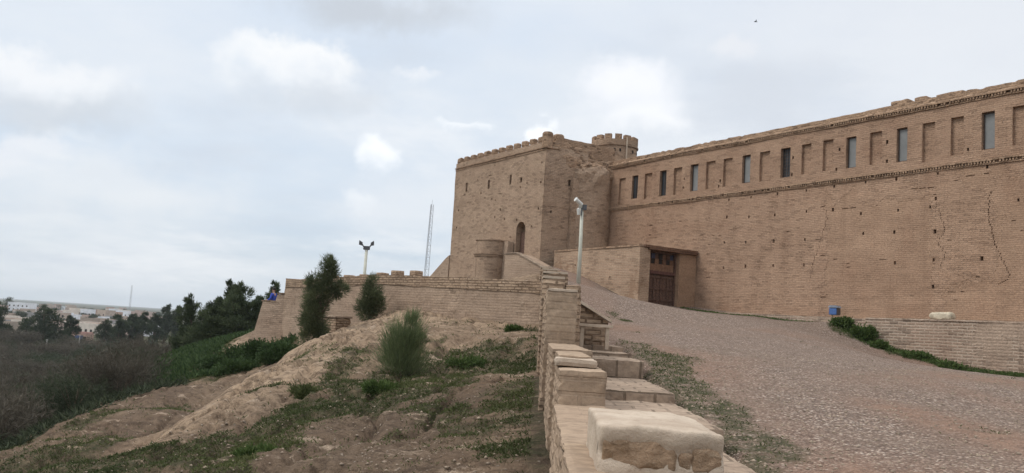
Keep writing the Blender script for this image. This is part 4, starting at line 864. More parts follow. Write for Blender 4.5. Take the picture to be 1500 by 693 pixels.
# the small trees by the terrace wall (world sizes from the wall beside them)
plant('tamarisk_tree', 'tall dark tamarisk tree with a ragged crown before the bastion', 'tree', (-8.30, 33.0, -1.0),
      [(.35, 0, 2.75, .26, .3, .42, .9), (.30, 0, 2.35, .36, .35, .36, 1.1), (-.18, 0, 2.30, .24, .3, .30, .6), (.86, 0, 2.12, .26, .25, .20, .5), (.60, 0, 1.95, .22, .25, .2, .35), (.0, 0, 1.75, .42, .4, .42, 1.3), (-.05, 0, 1.2, .40, .4, .42, 1.2), (-.08, 0, .7, .38, .4, .42, 1.1), (-.12, 0, .22, .30, .35, .35, .8), (.22, 0, .55, .22, .3, .4, .5), (.42, 0, 3.05, .10, .1, .2, .15)],
      150, 17500, .25, .19, .0095, 'tam', seed=201, tr=.07)
plant('tamarisk_tree', 'small slender tamarisk against the middle of the terrace wall', 'tree', (-6.75, 35.4, -.05),
      [(.05, 0, 1.35, .25, .3, .42, 1), (.0, 0, .85, .38, .4, .5, 1.7), (-.1, 0, .4, .36, .4, .38, 1.2), (.28, 0, .75, .2, .25, .4, .5)], 85, 8200, .25, .18, .009, 'tam', seed=205, tr=.05)
plant('tamarisk_bush', 'feathery green bush standing alone on the bare slope', 'bush', (-3.3, 21.9, -1.28),
      [(.0, 0, .50, .44, .42, .5, 2.2), (.12, 0, 1.0, .30, .3, .4, 1.0), (-.12, 0, .85, .30, .3, .38, .9), (.17, 0, 1.38, .10, .1, .18, .15), (-.2, 0, .3, .3, .3, .32, .9), (.26, 0, .4, .28, .3, .4, .9)], 110, 9000, .31, .25, .0048, 'tam2', up=1.8, seed=209, tr=.03, limbs=24)
# trees behind the bastion
TL = [(-33.0, 95, 6.6, 1.5, 'slim pointed evergreen rising highest of the clump behind the slope', .0), (-35.5, 91, 5.6, 1.3, 'dark round-topped evergreen at the open left side of the clump', -.6), (-34.6, 97, 5.4, 1.4, 'evergreen with a gappy crown between round-topped and pointed trees', .3), (-31.6, 93, 5.9, 1.9, 'broad full evergreen next to the pointed one', .2), (-29.6, 98, 5.4, 1.8, 'bushy evergreen in the deep shade beside the bastion', -.2), (-28.7, 94, 5.9, 1.1, 'narrow evergreen spire right behind the bastion edge', .3), (-32.6, 88, 3.8, 1.7, 'low bushy evergreen in front of the clump', 0), (-36.8, 99, 4.2, 1.4, 'short dark evergreen behind the brown shrubs', 0), (-31.0, 90, 4.6, 1.8, 'mid-height evergreen filling the middle of the clump', .1), (-33.9, 93, 4.9, 1.6, 'rounded evergreen beside the slim pointed one', -.1), (-29.2, 91, 4.2, 1.6, 'low dark evergreen against the bastion wall', .1), (-27.0, 99, 6.2, 1.3, 'evergreen whose top shows above the person in blue', 0)]
for k, (x, y, h, w, lab, ln_) in enumerate(TL):
    rs = random.Random(300+k); lob = []
    for q in range(11):
        t = (q+.5)/11; s = 1.15*(1-t)**.55+.10; a_ = rs.uniform(0, 6.28); lob.append((math.cos(a_)*w*.55*s+ln_*t, math.sin(a_)*w*.45*s, h*(.06+.9*t), w*s*rs.uniform(.6, .95), w*s*.7, h*.10, 1.3-.8*t))
    plant('evergreen_tree', lab, 'tree', (x, y, hz(x, y)-.2), lob, 75, 7600, .24, .36, .04, 'eve', up=.7, seed=310+k, group='evergreen trees behind the bastion', tr=.12, limbs=10)
# green scrub at the bastion foot
for k, (x, y, w, h, lab) in enumerate(((-13.3, 41.2, 1.5, .8, 'rounded green bush under the bastion wall'), (-11.9, 39.6, 1.4, .75, 'leafy green bush between the bastion and the tall tamarisk'), (-10.6, 37.2, 1.2, .85, 'green bush at the foot of the tall tamarisk'), (-14.9, 42.6, 1.5, .5, 'low green bush at the edge of the grassy slope'), (-12.6, 37.8, 1.3, .55, 'low green bush above the bare spur'))):
    lob = [(rnd.uniform(-.6, .6)*w*.7, rnd.uniform(-.4, .4)*w, h*rnd.uniform(.25, .6), w*.5, w*.45, h*.4, 1) for q in range(6)]
    plant('leafy_bush', lab, 'bush', (x, y, hz(x, y)-.1), lob, 90, 6500, .2, .11, .035, 'weed', up=.3, seed=330+k, trunk=True, tr=.03, limbs=10)
# leafless thicket below the slope: four kinds, copied
def shrub_mesh(seed, h, w, n, mat):
    rs = np.random.RandomState(seed); C = []; D = []; L = []
    for st_ in range(26):
        a = rs.uniform(0, 6.28); p = np.array([.15*w*math.cos(a), .15*w*math.sin(a), -.2]); d = np.array([math.cos(a)*rs.uniform(.1, .8)*w/h, math.sin(a)*rs.uniform(.1, .8)*w/h, 1.0])
        k = n//26; t = rs.uniform(.12, 1, k)**.75; base = p+d*t[:, None]*h*rs.uniform(.75, 1)+np.stack([np.sin(t*5+st_)*.1*w, np.cos(t*4+st_)*.1*w, t*0], 1)
        C.append(base+rs.normal(size=(k, 3))*.10*w*t[:, None]); D.append(d+rs.normal(size=(k, 3))*.8); L.append(h*rs.uniform(.05, .16, k))
    C = np.vstack(C); D = np.vstack(D); L = np.concatenate(L); V, Fq = leaf_arrays(C, D, L, .012+.008*rs.uniform(size=len(C))); ti = np.clip(rs.uniform(0, 1, len(C))*.6+.4*C[:, 2]/h*rs.uniform(.3, 1), 0, 1)
    return raw_mesh('twigs', V, Fq, M[mat], attrs={'tint': np.repeat(ti, 4)})
SH = [shrub_mesh(401, 3.4, 2.4, 5200, 'twig'), shrub_mesh(402, 3.0, 2.8, 5200, 'twig'), shrub_mesh(403, 2.6, 2.4, 4600, 'twigg'), shrub_mesh(404, 2.2, 2.2, 4200, 'twigg')]
def shrub_stem():
    mb = MB()
    for q in range(7): a = q*.9; mb.tube([(0, 0, -.4), (.3*math.cos(a), .3*math.sin(a), .9), (.9*math.cos(a), .9*math.sin(a), 2.0)], [.05, .035, .012], 5)
    return mb.mesh('stems', M['bark'])
SS = shrub_stem(); spots = []; rs = random.Random(5)
def dense_spots():
    out = []; tries = 0
    while len(out) < 92 and tries < 6000:
        tries += 1; Y = 24*(110/24)**rs.random(); px = rs.uniform(-60, 300); az = math.atan2(px-741, 1307)+YAW; X = Y*math.tan(az)
        z = hz(X, Y); edge = -14.6-.0*Y if Y < 37 else -16.5-(Y-37)*.40
        if X > edge-.8-(1.0 if Y < 30 else 0) or z < -13.6: continue
        if any((X-a)**2+(Y-b)**2 < (1.5+Y*.018)**2 for a, b in out): continue
        out.append((X, Y))
    return out
for k, (X, Y) in enumerate(dense_spots()):
    kk = rs.choice([0, 1, 2, 3, 2]) if X > -30 else rs.choice([0, 1, 2, 3, 2])
    z = hz(X, Y); sc = rs.uniform(.8, 1.25)*(1.0 if Y > 32 else .72)*(1+max(0, (Y-45))*.006)
    pxx = 741+1307*math.tan(math.atan2(X, Y)-YAW); row = np.interp(pxx, [-60, 60, 130, 170, 200, 270, 295, 310], [506, 510, 507, 497, 482, 476, 488, 498])+rs.uniform(0, 12)
    sc = max(.3, min(sc, ((435.4+.063*pxx-row)*Y/1300-z)/3.9))
    o = thing('leafless_shrub', 'leafless grey-brown shrub in the dark thicket below the slope', 'shrub', (X, Y, z-.15), rs.uniform(0, 6.28), 'leafless shrubs of the thicket'); o.scale = (sc*1.05, sc*1.05, sc)
    link('twigs', SH[kk], o); link('stems', SS, o)
low = []
for k in range(3000):
    if len(low) >= 60: break
    px = rs.uniform(-60, 250); p0 = 435.4+.063*px+rs.uniform(72, 150); d = cf+cr*(px-750)/F_PX-cu*(p0-346.5)/F_PX; d = d*(PLAIN_Z/d[2])
    if any((d[0]-a)**2+(d[1]-b)**2 < (.02*d[1])**2 for a, b in low): continue
    low.append((d[0], d[1])); o = thing('leafless_shrub', 'leafless grey-brown shrub in the dark thicket below the slope', 'shrub', (d[0], d[1], PLAIN_Z-.5), rs.uniform(0, 6.28), 'leafless shrubs of the thicket')
    sc = rs.uniform(.8, 1.2)*(.55+d[1]/260); o.scale = (sc*1.8, sc*1.8, sc); kk = rs.choice([0, 1, 2, 3]); link('twigs', SH[kk], o); link('stems', SS, o)
# undergrowth that fills the thicket floor, grass and weeds
def scatter(name, label, pts, ln, wd, mat, up, seed, tilt=.5, kind='stuff', tint=None):
    rs = np.random.RandomState(seed); n = len(pts); D = np.stack([rs.normal(size=n)*tilt, rs.normal(size=n)*tilt, np.full(n, up)], 1); V, Fq = leaf_arrays(pts, D, ln*rs.uniform(.5, 1.4, n), wd)
    ti = np.repeat(rs.uniform(0, 1, n) if tint is None else np.clip(tint+rs.uniform(-.25, .25, n), 0, 1), 4)
    return tag(link(name, raw_mesh(name, V, Fq, M[mat], attrs={'tint': ti})), label, None, None, kind)
def cand(n, y0, y1, p0, p1, rs):
    Y = y0*(y1/y0)**rs.uniform(size=n); px = rs.uniform(p0, p1, n); X = Y*np.tan(np.arctan2(px-741, 1307)+YAW); return X, Y
rs = np.random.RandomState(77)
X, Y = cand(60000, 22, 110, -60, 330, rs); Z = hill_base(X, Y); edge = np.where(Y < 37, -14.2, -16.2-(Y-37)*.42); m = (X < edge) & (Z > -13.7); X, Y, Z = X[m], Y[m], Z[m]
scatter('undergrowth', 'dark undergrowth filling the thicket floor', np.stack([X, Y, Z-.05], 1), .16+.007*Y, .008+.0006*Y, 'twigg', .7, 78, .9)
X, Y = cand(520000, 8.5, 60, -20, 800, rs); m = (X < -.02) & (X > -21-.12*np.maximum(0, Y-40)); X, Y = X[m], Y[m]; gm = np.clip(grass_mask(X, Y)*.95+.10*sstep(-.1, .5, fbm(xyz(X*3.1, Y*3.1), 3, 47))*sstep(.05, .3, grass_w(X, Y)), 0, 1)
wall_side = (X > (-.02-.0*Y)); m = rs.uniform(size=len(X)) < gm*np.clip(.55+fbm(xyz(X*2.2, Y*2.2), 2, 7), .05, 1); 
inside = (Y > 31.2) & (X > -(Y-31.2)*.95) ; m &= ~inside; X, Y = X[m], Y[m]
scatter('grass', 'short dull green grass growing in patches on the hillside', np.stack([X, Y, hill_h(X, Y)-.008], 1), .028+.0024*Y, .0035+.00036*Y, 'grassm', .8, 79, .9, tint=.45+.5*fbm(xyz(X*.5, Y*.5), 3, 44))
X, Y = cand(60000, 8.5, 34, 20, 790, rs); m = (X < -.05) & (X > -13) & ~((Y > 31.2) & (X > -(Y-31.2)*.95)) & (rs.uniform(size=len(X)) < np.clip(.12+.9*fbm(xyz(X*1.6+4, Y*1.6), 4, 57), 0, 1)*np.clip(1-1.2*bare_spur(X, Y), 0.05, 1)); X, Y = X[m], Y[m]
scatter('grass', 'dry straw-coloured stalks strewn over the hillside soil', np.stack([X, Y, hill_h(X, Y)-.004], 1), .03+.002*Y, .0025+.00025*Y, 'straw', .45, 83, 1.0)
X, Y = cand(46000, 36, 90, 180, 470, rs); m = (grass_w(X, Y) > .75) & (X < -11.5); X, Y = X[m], Y[m]
scatter('grass', 'taller lush green grass on the slope under the bastion', np.stack([X, Y, hill_h(X, Y)-.01], 1), .16+.003*Y, .016+.0006*Y, 'weed', 1.0, 80, .6)
X = rs.uniform(.6, 18, 400000); Y = rs.uniform(3, 36, 400000); yg = yard_grass(X, Y); m = (rs.uniform(size=len(X)) < yg*.55) & ((X > 1.58) | (Y > 20)) ; u = X*UX[0]+Y*UX[1]; v = X*VX[0]+Y*VX[1]; m &= (v < 30.45) & (Y > 3.5); X, Y = X[m], Y[m]
scatter('grass', 'thin green grass along the edges of the gravel yard', np.stack([X, Y, yard_h(X, Y)-.006], 1), .022+.0016*Y, .003+.0003*Y, 'grassm', .8, 81, 1.0)
u = rs.uniform(12, 33, 42000); v = 29.85+rs.normal(size=42000)*.20+.0*u; n_ = fbm(xyz(u*1.6, v*1.6), 3, 66); k_ = u > 22.6; v = np.where(k_, 30.95+rs.normal(size=42000)*.12, v); m = rs.uniform(size=42000) < np.where(k_, .22, .8)*np.clip(.65+1.1*n_, 0, 1); u, v = u[m], v[m]
X = VX[0]*v+UX[0]*u; Y = VX[1]*v+UX[1]*u
scatter('undergrowth', 'green weeds in a strip along the foot of the retaining wall and ledge', np.stack([X, Y, yard_h(X, Y)-.01], 1), .09, .013, 'herb', .7, 82, .9)
# weeds at the retaining wall, thistle clumps on the slope
def weedclump(label, loc, w, h, seed, n=2600, mat='herb', ln=.11, wd=.03):
    rr = random.Random(seed); lob = [(rr.uniform(-.5, .5)*w, rr.uniform(-.5, .5)*w, h*rr.uniform(.2, .55), w*.42, w*.42, h*.4, 1) for q in range(5)]
    return plant('weed_clump', label, 'weeds', loc, lob, 60, n, .2, ln, wd, mat, up=.3, seed=seed, trunk=False, crown='leaves')
def yz(x, y): return float(yard_h(np.array([float(x)]), np.array([float(y)]))[0])
for v_, u_, w, h, lab in ((29.9, 23.0, .85, .30, 'green weed clump on the gravel at the end of the retaining wall'), (30.0, 22.0, .9, .42, 'tallest green weed clump against the end of the retaining wall'), (29.95, 21.0, .7, .20, 'dark weed clump trailing along the retaining wall'), (29.85, 19.6, .7, .13, 'low weeds in the strip under the boulder'), (29.8, 18.0, .8, .13, 'low weeds in the strip below the retaining wall')):
    q = w2(v_, u_); weedclump(lab, (q[0], q[1], yz(q[0], q[1])-.04), w, h, int(u_*10), 2400 if h > .2 else 1300)
for x, y, w, h, lab in ((-4.9, 18.6, .55, .30, 'grey-green thistle clump beside the pale spur'), (-2.9, 17.6, .5, .16, 'dark green weed patch below the feathery bush'), (-1.6, 22.4, .7, .2, 'wide green weed patch beside the feathery bush'), (-.7, 27.6, .4, .2, 'green weeds by the parapet foot'), (-3.6, 12.1, .35, .13, 'small green weed patch on the dark soil')):
    weedclump(lab, (x, y, float(hill_h(np.array([x]), np.array([y]))[0])-.03), w, h, int(abs(x)*100), 2200, 'grassm' if 'thistle' in lab else 'herb', .09, .014)
# stones on the slope
def stones(name, label, X, Y, zf, smin, smax, seed):
    rs = np.random.RandomState(seed); n = len(X); B = np.array([(1, 0, 0), (0, 1, 0), (-1, 0, 0), (0, -1, 0), (0, 0, .75), (0, 0, -.75), (.6, .6, .4), (-.6, .55, .35), (-.55, -.6, .4), (.6, -.6, .35)]); Fb = np.array([(0, 6, 4), (6, 1, 4), (1, 7, 4), (7, 2, 4), (2, 8, 4), (8, 3, 4), (3, 9, 4), (9, 0, 4), (0, 1, 6), (1, 2, 7), (2, 3, 8), (3, 0, 9), (1, 0, 5), (2, 1, 5), (3, 2, 5), (0, 3, 5)])
    s = (smin*(smax/smin)**(rs.uniform(size=n)**2.2))[:, None, None]; V = B[None]*s*rs.uniform(.6, 1.3, (n, 10, 3)); a = rs.uniform(0, 6.28, n); ca, sa = np.cos(a)[:, None], np.sin(a)[:, None]
    V = np.stack([V[..., 0]*ca-V[..., 1]*sa, V[..., 0]*sa+V[..., 1]*ca, V[..., 2]], 2)+np.stack([X, Y, zf(X, Y)], 1)[:, None]
    Ff = (Fb[None]+(np.arange(n)*10)[:, None, None]).reshape(-1, 3)
    return tag(link(name, raw_mesh(name, V.reshape(-1, 3), Ff, M['stone'])), label, None, None, 'stuff')
M['stone'] = simple('stone_bits', c3(.26, .205, .155), .95, var=.35, scale=3, spec=.1)
X, Y = cand(9000, 8.5, 36, 60, 800, rs); m = (X < -.1) & ~((Y > 31) & (X > -(Y-31)*.95)); X, Y = X[m], Y[m]; m = rs.uniform(size=len(X)) < .25+.75*sstep(0, .3, fbm(xyz(X*.8, Y*.8), 3, 55)); X, Y = X[m], Y[m]
stones('rubble', 'small loose stones and clods on the hillside', X, Y, hill_h, .006, .038, 90)
X = 1.6+rs.uniform(0, 1, 14000)**1.3*9; Y = 4.5+rs.uniform(0, 1, 14000)**1.4*14
stones('pebbles', 'loose pebbles of the gravel yard', X, Y, yard_h, .006, .024, 91)

# ------------------------------------------------------------------ the town on the plain
def px_at(px, py_base, z):
    d = cf+cr*(px-750)/F_PX-cu*(py_base-346.5)/F_PX; k = z/d[2]; return d*k
def house(label, X, Y, w, d, h, mat, group=None, rz=0.0, roof=None, door=None, nwin=3, floors=1):
    o = thing('house', label, 'house', (X, Y, PLAIN_Z-.35), rz, group); mb = MB(); mb.box(-w/2, w/2, -d/2, d/2, 0, h); mb.build('wall', M[mat], o)
    mb = MB(); e = .25; mb.box(-w/2-.05, w/2+.05, -d/2-.05, -d/2+e, h+.003, h+.7); mb.box(-w/2-.05, w/2+.05, d/2-e, d/2+.05, h+.003, h+.7); mb.box(-w/2-.05, -w/2+e, -d/2+e, d/2-e, h+.003, h+.7); mb.box(w/2-e, w/2+.05, -d/2+e, d/2-e, h+.003, h+.7); mb.box(-w/2+e, w/2-e, -d/2+e, d/2-e, h+.003, h+.12)
    mb.build('roof', M[roof or mat], o)
    for fl_ in range(floors):
        for q in range(nwin):
            xc = -w/2+w*(q+.5)/nwin; zb = fl_*3.1
            if door and q == nwin//2 and fl_ == 0: mb = MB(); mb.box(xc-1.4, xc+1.4, -d/2-.06, -d/2-.003, .1, 2.7); mb.build('door', M[door], o)
            else: mb = MB(); mb.box(xc-.6, xc+.6, -d/2-.05, -d/2-.003, zb+1.1, zb+2.4); mb.build('window', M['dark'], o)
    return o
p = px_at(31, 461, PLAIN_Z); house('wide white block standing tallest at the far left of the town', p[0], p[1], 19, 12, 10.2, 'houseD', None, .0, None, None, 5, 3)
p = px_at(120, 501, PLAIN_Z); house('pink-roofed house with a dark blue doorway among the trees', p[0], p[1], 5.4, 6, 3.2, 'houseE', None, .1, 'pinkroof', 'bluedoor', 3, 1)
p = px_at(14, 490, PLAIN_Z); house('plain brown house behind the leftmost dark tree', p[0], p[1], 6, 8, 4.6, 'houseB', None, -.1)
p = px_at(36, 484, PLAIN_Z); house('pale house with a cluttered flat roof left of the big dark tree', p[0], p[1], 9, 8, 4.2, 'houseC', None, .15)
p = px_at(88, 473, PLAIN_Z); house('tall beige house right of the big dark tree', p[0], p[1], 9, 9, 6.4, 'houseA', None, .1, None, None, 3, 2)
p = px_at(133, 489, PLAIN_Z); house('white-walled house just above the pink roof', p[0], p[1], 8, 7, 4.4, 'houseC', None, -.2)
p = px_at(87, 481, PLAIN_Z); house('grey-green low shed beside the big dark tree', p[0], p[1], 6, 6, 2.6, 'houseF', None, .05)
rs = random.Random(21); done = []
for k in range(2500):
    if len(done) >= 150: break
    px = rs.uniform(-30, 235); py = 436+px*.063+rs.uniform(9, 44)
    p = px_at(px, py, PLAIN_Z); 
    if p[1] < 330 or p[1] > 2100: continue
    if any(abs(p[0]-a) < 10 and abs(p[1]-b) < 13 for a, b in done): continue
    done.append((p[0], p[1])); mat = rs.choice(['houseA', 'houseA', 'houseB', 'houseC', 'houseE', 'houseF', 'houseC', 'houseG', 'houseD'])
    w = rs.uniform(5, 12); hh = rs.choice([3.2, 4.0, 5.4, 7.0, 8.4]); hh = min(hh, 3.6 if p[1] < 480 else 5.0 if p[1] < 700 else 9); house('small flat-roofed house in the distant town', p[0], p[1], w, rs.uniform(7, 12), hh, mat, 'houses of the distant town', rs.uniform(-.4, .4), None, None, rs.choice([2, 3]), max(1, int(hh/3.1)))
# trees between town and slope
def town_trees():
    rr = random.Random(9); pro = None
    for k in range(60):
        px = rr.uniform(-25, 240); p = px_at(px, 437+px*.063+rr.uniform(8, 38), PLAIN_Z)
        if p[1] > 1900 or p[1] < 360: continue
        s_ = rr.uniform(.7, 1.5)
        if pro is None:
            lob = [(rr.uniform(-1.6, 1.6), rr.uniform(-1.5, 1.5), rr.uniform(1.6, 4.6), 1.5, 1.5, 1.1, 1) for q in range(7)]
            pro = plant('tree', 'small dark tree between the houses of the distant town', 'tree', (p[0], p[1], PLAIN_Z-.35), lob, 60, 1500, .25, .55, .1, 'far', up=.3, seed=560, group='small trees among the town houses', tr=.12, limbs=6); pro.scale = (s_, s_, s_)
        else:
            o = pro.copy(); COL.objects.link(o); o.location = (p[0], p[1], PLAIN_Z-.35); o.scale = (s_*rr.uniform(.8, 1.6), s_, s_); o.rotation_euler = (0, 0, rr.uniform(0, 6.28))
            for ch in list(pro.children):
                c = ch.copy(); COL.objects.link(c); c.parent = o
town_trees()
def far_tree(label, px, pyb, h, w, seed, group, kind='eve', n=4200):
    p = px_at(px, pyb, PLAIN_Z) if pyb else None; rr = random.Random(seed); lob = []
    for q in range(9):
        t = (q+.5)/9; s = math.sin((.2+.75*t)*math.pi)**.6; a = rr.uniform(0, 6.28); lob.append((math.cos(a)*w*.45*s, math.sin(a)*w*.35*s, h*(.14+.82*t), w*s*rr.uniform(.3, .5), w*s*.4, h*.12, s))
    return plant('tree', label, 'tree', (p[0], p[1], PLAIN_Z-.35), lob, 90, n, .2, h*.075, h*.011, 'far', up=.4, seed=seed, group=group, tr=.02*h, limbs=8)
FT = [(62, 507, 12.5, 6.5, 'biggest dark tree before the town'), (38, 505, 8.0, 5.2, 'low dark tree joined to the left side of the biggest one'), (100, 505, 9.5, 3.4, 'slim dark tree right of the biggest one'), (78, 507, 7.5, 4.5, 'short dark tree under the biggest one'), (-4, 502, 12, 5.5, 'dark tree cut by the left edge of the picture'), (152, 508, 9.0, 4.5, 'dark tree right of the pink-roofed house'), (172, 507, 10.5, 4.6, 'rounded grey-green tree in the row right of the town'), (188, 507, 11.5, 4.2, 'tall grey-green tree at the edge of the town'), (206, 506, 11.5, 4.2, 'full dark tree in the row before the plain'), (226, 505, 12.0, 4.2, 'dark tree above the brown shrubs'), (240, 503, 14.8, 3.2, 'tall tree with a broken crown over the row'), (254, 503, 14.2, 3.4, 'tall tree with a tuft on its right side'), (270, 503, 9.8, 3.6, 'short tree just left of the evergreen clump')]
for k, (px, pyb, h, w, lab) in enumerate(FT): far_tree(lab, px, pyb, h, w, 500+k, 'trees before the town')
for k, (px, pyb, h, w, lab) in enumerate(((6, 459, 15, 13, 'far dark grove tree left of the white block'), (14, 460, 11, 9, 'smaller far tree touching the white block'), (50, 459, 9, 9, 'far dark tree right of the white block'), (60, 459, 10, 12, 'widest far dark tree right of the white block'), (85, 456, 9, 10, 'far tree on the skyline above the beige house'), (122, 458, 8, 9, 'far dark tree in the middle of the town'), (131, 459, 7, 8, 'far tree beside the middle one of the town'), (150, 462, 8, 9, 'far tree near the right end of the town'))):
    far_tree(lab, px, pyb, h, w, 530+k, 'far trees in the town', n=1800)
rr = random.Random(31); hedge = None; hd = []
for k in range(400):
    if len(hd) >= 46: break
    px = rr.uniform(-30, 265); p = px_at(px, 435.4+.063*px+rr.uniform(58, 78), PLAIN_Z)
    if any(abs(p[0]-a) < 2.6 and abs(p[1]-b) < 5 for a, b in hd): continue
    hd.append((p[0], p[1])); sc = rr.uniform(.7, 1.35)
    if hedge is None:
        lob = [(rr.uniform(-1.5, 1.5), rr.uniform(-1.4, 1.4), rr.uniform(.5, 2.1), 1.2, 1.2, .8, 1) for q in range(8)]
        hedge = plant('field_bush', 'dark rounded bush in the belt between thicket and town', 'bush', (p[0], p[1], PLAIN_Z-.4), lob, 70, 2600, .24, .34, .05, 'far', up=.5, seed=570, group='dark bushes below the town', tr=.08, limbs=6); hedge.scale = (sc, sc, sc)
    else:
        o = hedge.copy(); COL.objects.link(o); o.location = (p[0], p[1], PLAIN_Z-.4); o.scale = (sc*rr.uniform(1, 1.6), sc, sc); o.rotation_euler = (0, 0, rr.uniform(0, 6.28))
        for ch in list(hedge.children):
            c = ch.copy(); COL.objects.link(c); c.parent = o
for px, pyb, h, lab in ((67, 513, 3.4, 'pale concrete post under the biggest dark tree'), (114, 519, 5.6, 'thin grey pole beside the pink-roofed house')):
    p = px_at(px, pyb, PLAIN_Z); mb = MB(); mb.tube([(0, 0, -.5), (0, 0, h*.5), (0, 0, h)], [.22, .2, .17] if h < 4 else [.12, .1, .08], 8); mb.box(-.3, .3, -.08, .08, h-.25, h-.1)
    tag(mb.build('post', M['concrete'], None, (p[0], p[1], PLAIN_Z-.35)), lab, 'post')

# ------------------------------------------------------------------ air
HZ = True
if HZ:
    mb = MB(); mb.box(-12500, 12500, -3300, 12500, PLAIN_Z-1.5, 90)
    m = bpy.data.materials.new('haze_air'); m.use_nodes = True; t = NT(m)
    pv = t.n('ShaderNodeVolumePrincipled', {'Color': (.80, .86, .93, 1), 'Density': .00010, 'Anisotropy': .0}); o_ = t.n('ShaderNodeOutputMaterial'); t.t.links.new(pv.outputs[0], o_.inputs['Volume'])
    tag(mb.build('haze', m), 'thin grey-blue haze over the plain', None, None, 'stuff')

# ------------------------------------------------------------------ sky and light
SUN_AZ = math.radians(-98)       # from +Y, clockwise; the sun stands to the left behind cloud
SUN_EL = math.radians(48)
w = bpy.data.worlds.new('World'); scene.world = w; w.use_nodes = True; t = NT(w)
dirv = t.n('ShaderNodeTexCoord').outputs['Generated']; sep = t.n('ShaderNodeSeparateXYZ', {0: dirv})
el = sep.outputs[2]; elc = t.math('MAXIMUM', el, 0.0)
den = t.math('ADD', elc, .16); pl = t.n('ShaderNodeCombineXYZ', {0: t.math('DIVIDE', sep.outputs[0], den), 1: t.math('DIVIDE', sep.outputs[1], den), 2: 0.0}).outputs[0]
n1 = t.noise(pl, .55, 8, .55).outputs[0]; n2 = t.noise(t.vmath('ADD', pl, (7.3, 2.1, 0)).outputs[0], 1.5, 9, .6).outputs[0]
n3 = t.noise(dirv, 14, 9, .62).outputs[0]; n4c = t.noise(dirv, 9, 8, .6).outputs['Color']
base = t.mix(t.ramp(el, .0, .16), c3(.47, .555, .63), c3(.57, .655, .755)); base = t.mix(t.ramp(el, .14, .42), base, c3(.60, .675, .78)); 
# the right of the sky is greyer and warmer
base = t.mix(t.ramp(sep.outputs[0], -.1, .55, 0, .75), base, c3(.64, .65, .70))
n5 = t.noise(t.vmath('ADD', t.vmath('MULTIPLY', pl, (1, .8, 1)).outputs[0], (3.1, 9.2, 0)).outputs[0], .9, 9, .62).outputs[0]
col = t.mix(t.ramp(n1, .36, .62, 0, .8), base, c3(.735, .765, .80)); col = t.mix(t.ramp(n5, .50, .66, 0, .6), col, c3(.80, .82, .845)); col = t.mix(t.ramp(n2, .50, .72, 0, .6), col, c3(.57, .625, .70))
def blob(px, py, sx, sy, rag=1.0, foot=False):
    d = cf+cr*(px-750)/F_PX-cu*(py-346.5)/F_PX; d = d/np.linalg.norm(d)
    q = t.vmath('SUBTRACT', dirv, tuple(d)).outputs[0]; q = t.vmath('ADD', q, t.vmath('SCALE', t.vmath('SUBTRACT', n4c, (.5, .5, .5)).outputs[0], scale=.11*rag).outputs[0]).outputs[0]
    a = t.math('DIVIDE', t.vmath('DOT_PRODUCT', q, tuple(cr)).outputs['Value'], sx/F_PX); b = t.math('DIVIDE', t.vmath('DOT_PRODUCT', q, tuple(cu)).outputs['Value'], sy/F_PX)
    r = t.math('SQRT', t.math('ADD', t.math('MULTIPLY', a, a), t.math('MULTIPLY', b, b))); r = t.math('ADD', r, t.math('MULTIPLY', t.math('SUBTRACT', n3, .5), 1.3)); return (r, b)
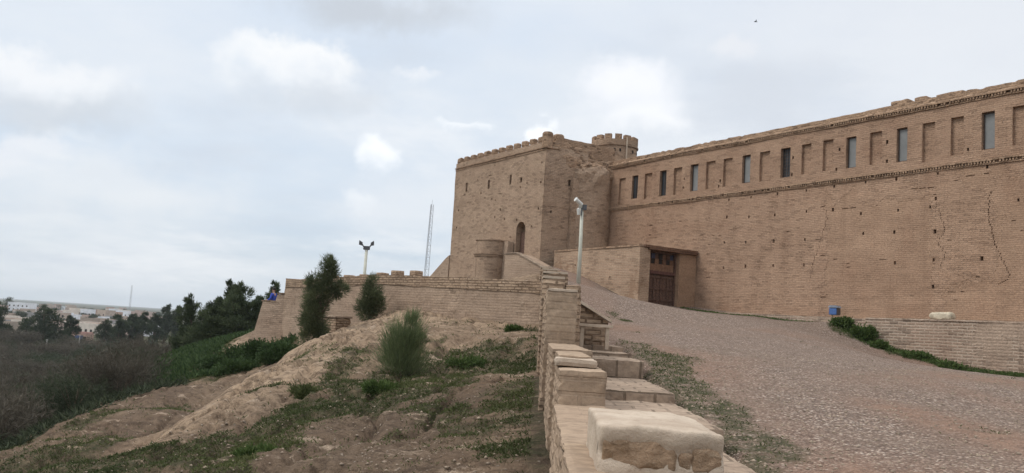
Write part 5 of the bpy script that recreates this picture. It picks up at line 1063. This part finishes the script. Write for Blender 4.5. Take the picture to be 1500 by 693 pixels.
for (px, py, sx, sy, cc, amt, soft) in ((540, 8, 160, 34, (.50, .53, .57), .75, .9), (80, 158, 110, 34, (.54, .58, .63), .7, .9), (470, 150, 120, 32, (.57, .61, .66), .6, .9), (1120, 150, 120, 60, (.60, .63, .68), .5, .9), (130, 270, 190, 60, (.76, .78, .80), .55, .9), (560, 300, 90, 50, (.73, .76, .80), .6, .9),
        (425, 98, 100, 46, (.83, .845, .86), 1.0, .45), (40, 118, 120, 46, (.81, .825, .845), .9, .45), (925, 140, 84, 66, (.86, .87, .90), .9, .6), (950, 180, 56, 34, (.85, .865, .885), .85, .5), (558, 236, 50, 32, (.90, .92, .94), .9, .5), (785, 186, 30, 26, (.92, .94, .96), .95, .45), (685, 172, 34, 9, (.84, .87, .9), .7, .5), (1078, 84, 34, 26, (.76, .77, .80), .6, .6), (605, 112, 34, 16, (.80, .82, .85), .6, .5), (525, 300, 40, 22, (.80, .83, .86), .6, .6), (25, 225, 60, 30, (.78, .79, .82), .6, .6)):
    r_, b_ = blob(px, py, sx, sy); k_ = t.math('MULTIPLY', t.ramp(r_, 1.0+soft*.3, 1.0-soft, 0, 1), amt)
    if min(cc) > .75 and soft < .9: k_ = t.math('MULTIPLY', k_, t.ramp(t.math('ADD', b_, t.math('MULTIPLY', t.math('SUBTRACT', n3, .5), 2.0)), -1.1, .5, .1, 1))
    col = t.mix(k_, col, cc)
col = t.mix(t.ramp(el, .42, .95), col, c3(1.55, 1.58, 1.64))
sky = t.n('ShaderNodeTexSky', sky_type='NISHITA'); sky.sun_disc = False; sky.sun_elevation = SUN_EL; sky.sun_rotation = SUN_AZ; sky.dust_density = 3.0; sky.air_density = 1.0
bg1 = t.n('ShaderNodeBackground', {'Color': sky.outputs[0], 'Strength': .08}); bg2 = t.n('ShaderNodeBackground', {'Color': col, 'Strength': 1.12})
mx = t.n('ShaderNodeMixShader', {0: .93, 1: bg1.outputs[0], 2: bg2.outputs[0]}); ow = t.n('ShaderNodeOutputWorld'); t.t.links.new(mx.outputs[0], ow.inputs[0])
sl = bpy.data.lights.new('sun', 'SUN'); so = bpy.data.objects.new('sun', sl); COL.objects.link(so); sl.energy = 1.35; sl.angle = math.radians(24); sl.color = (1, .95, .88)
sd = Vector((math.sin(SUN_AZ)*math.cos(SUN_EL), math.cos(SUN_AZ)*math.cos(SUN_EL), math.sin(SUN_EL))); so.rotation_euler = sd.to_track_quat('Z', 'Y').to_euler()
scene.view_settings.view_transform = 'Standard'; scene.view_settings.look = 'None'; scene.view_settings.exposure = 0.14; scene.view_settings.gamma = 1.0
scene.view_settings.use_curve_mapping = False
scene.cycles.max_bounces = 6; scene.cycles.volume_bounces = 1
scene.cycles.use_denoising = True
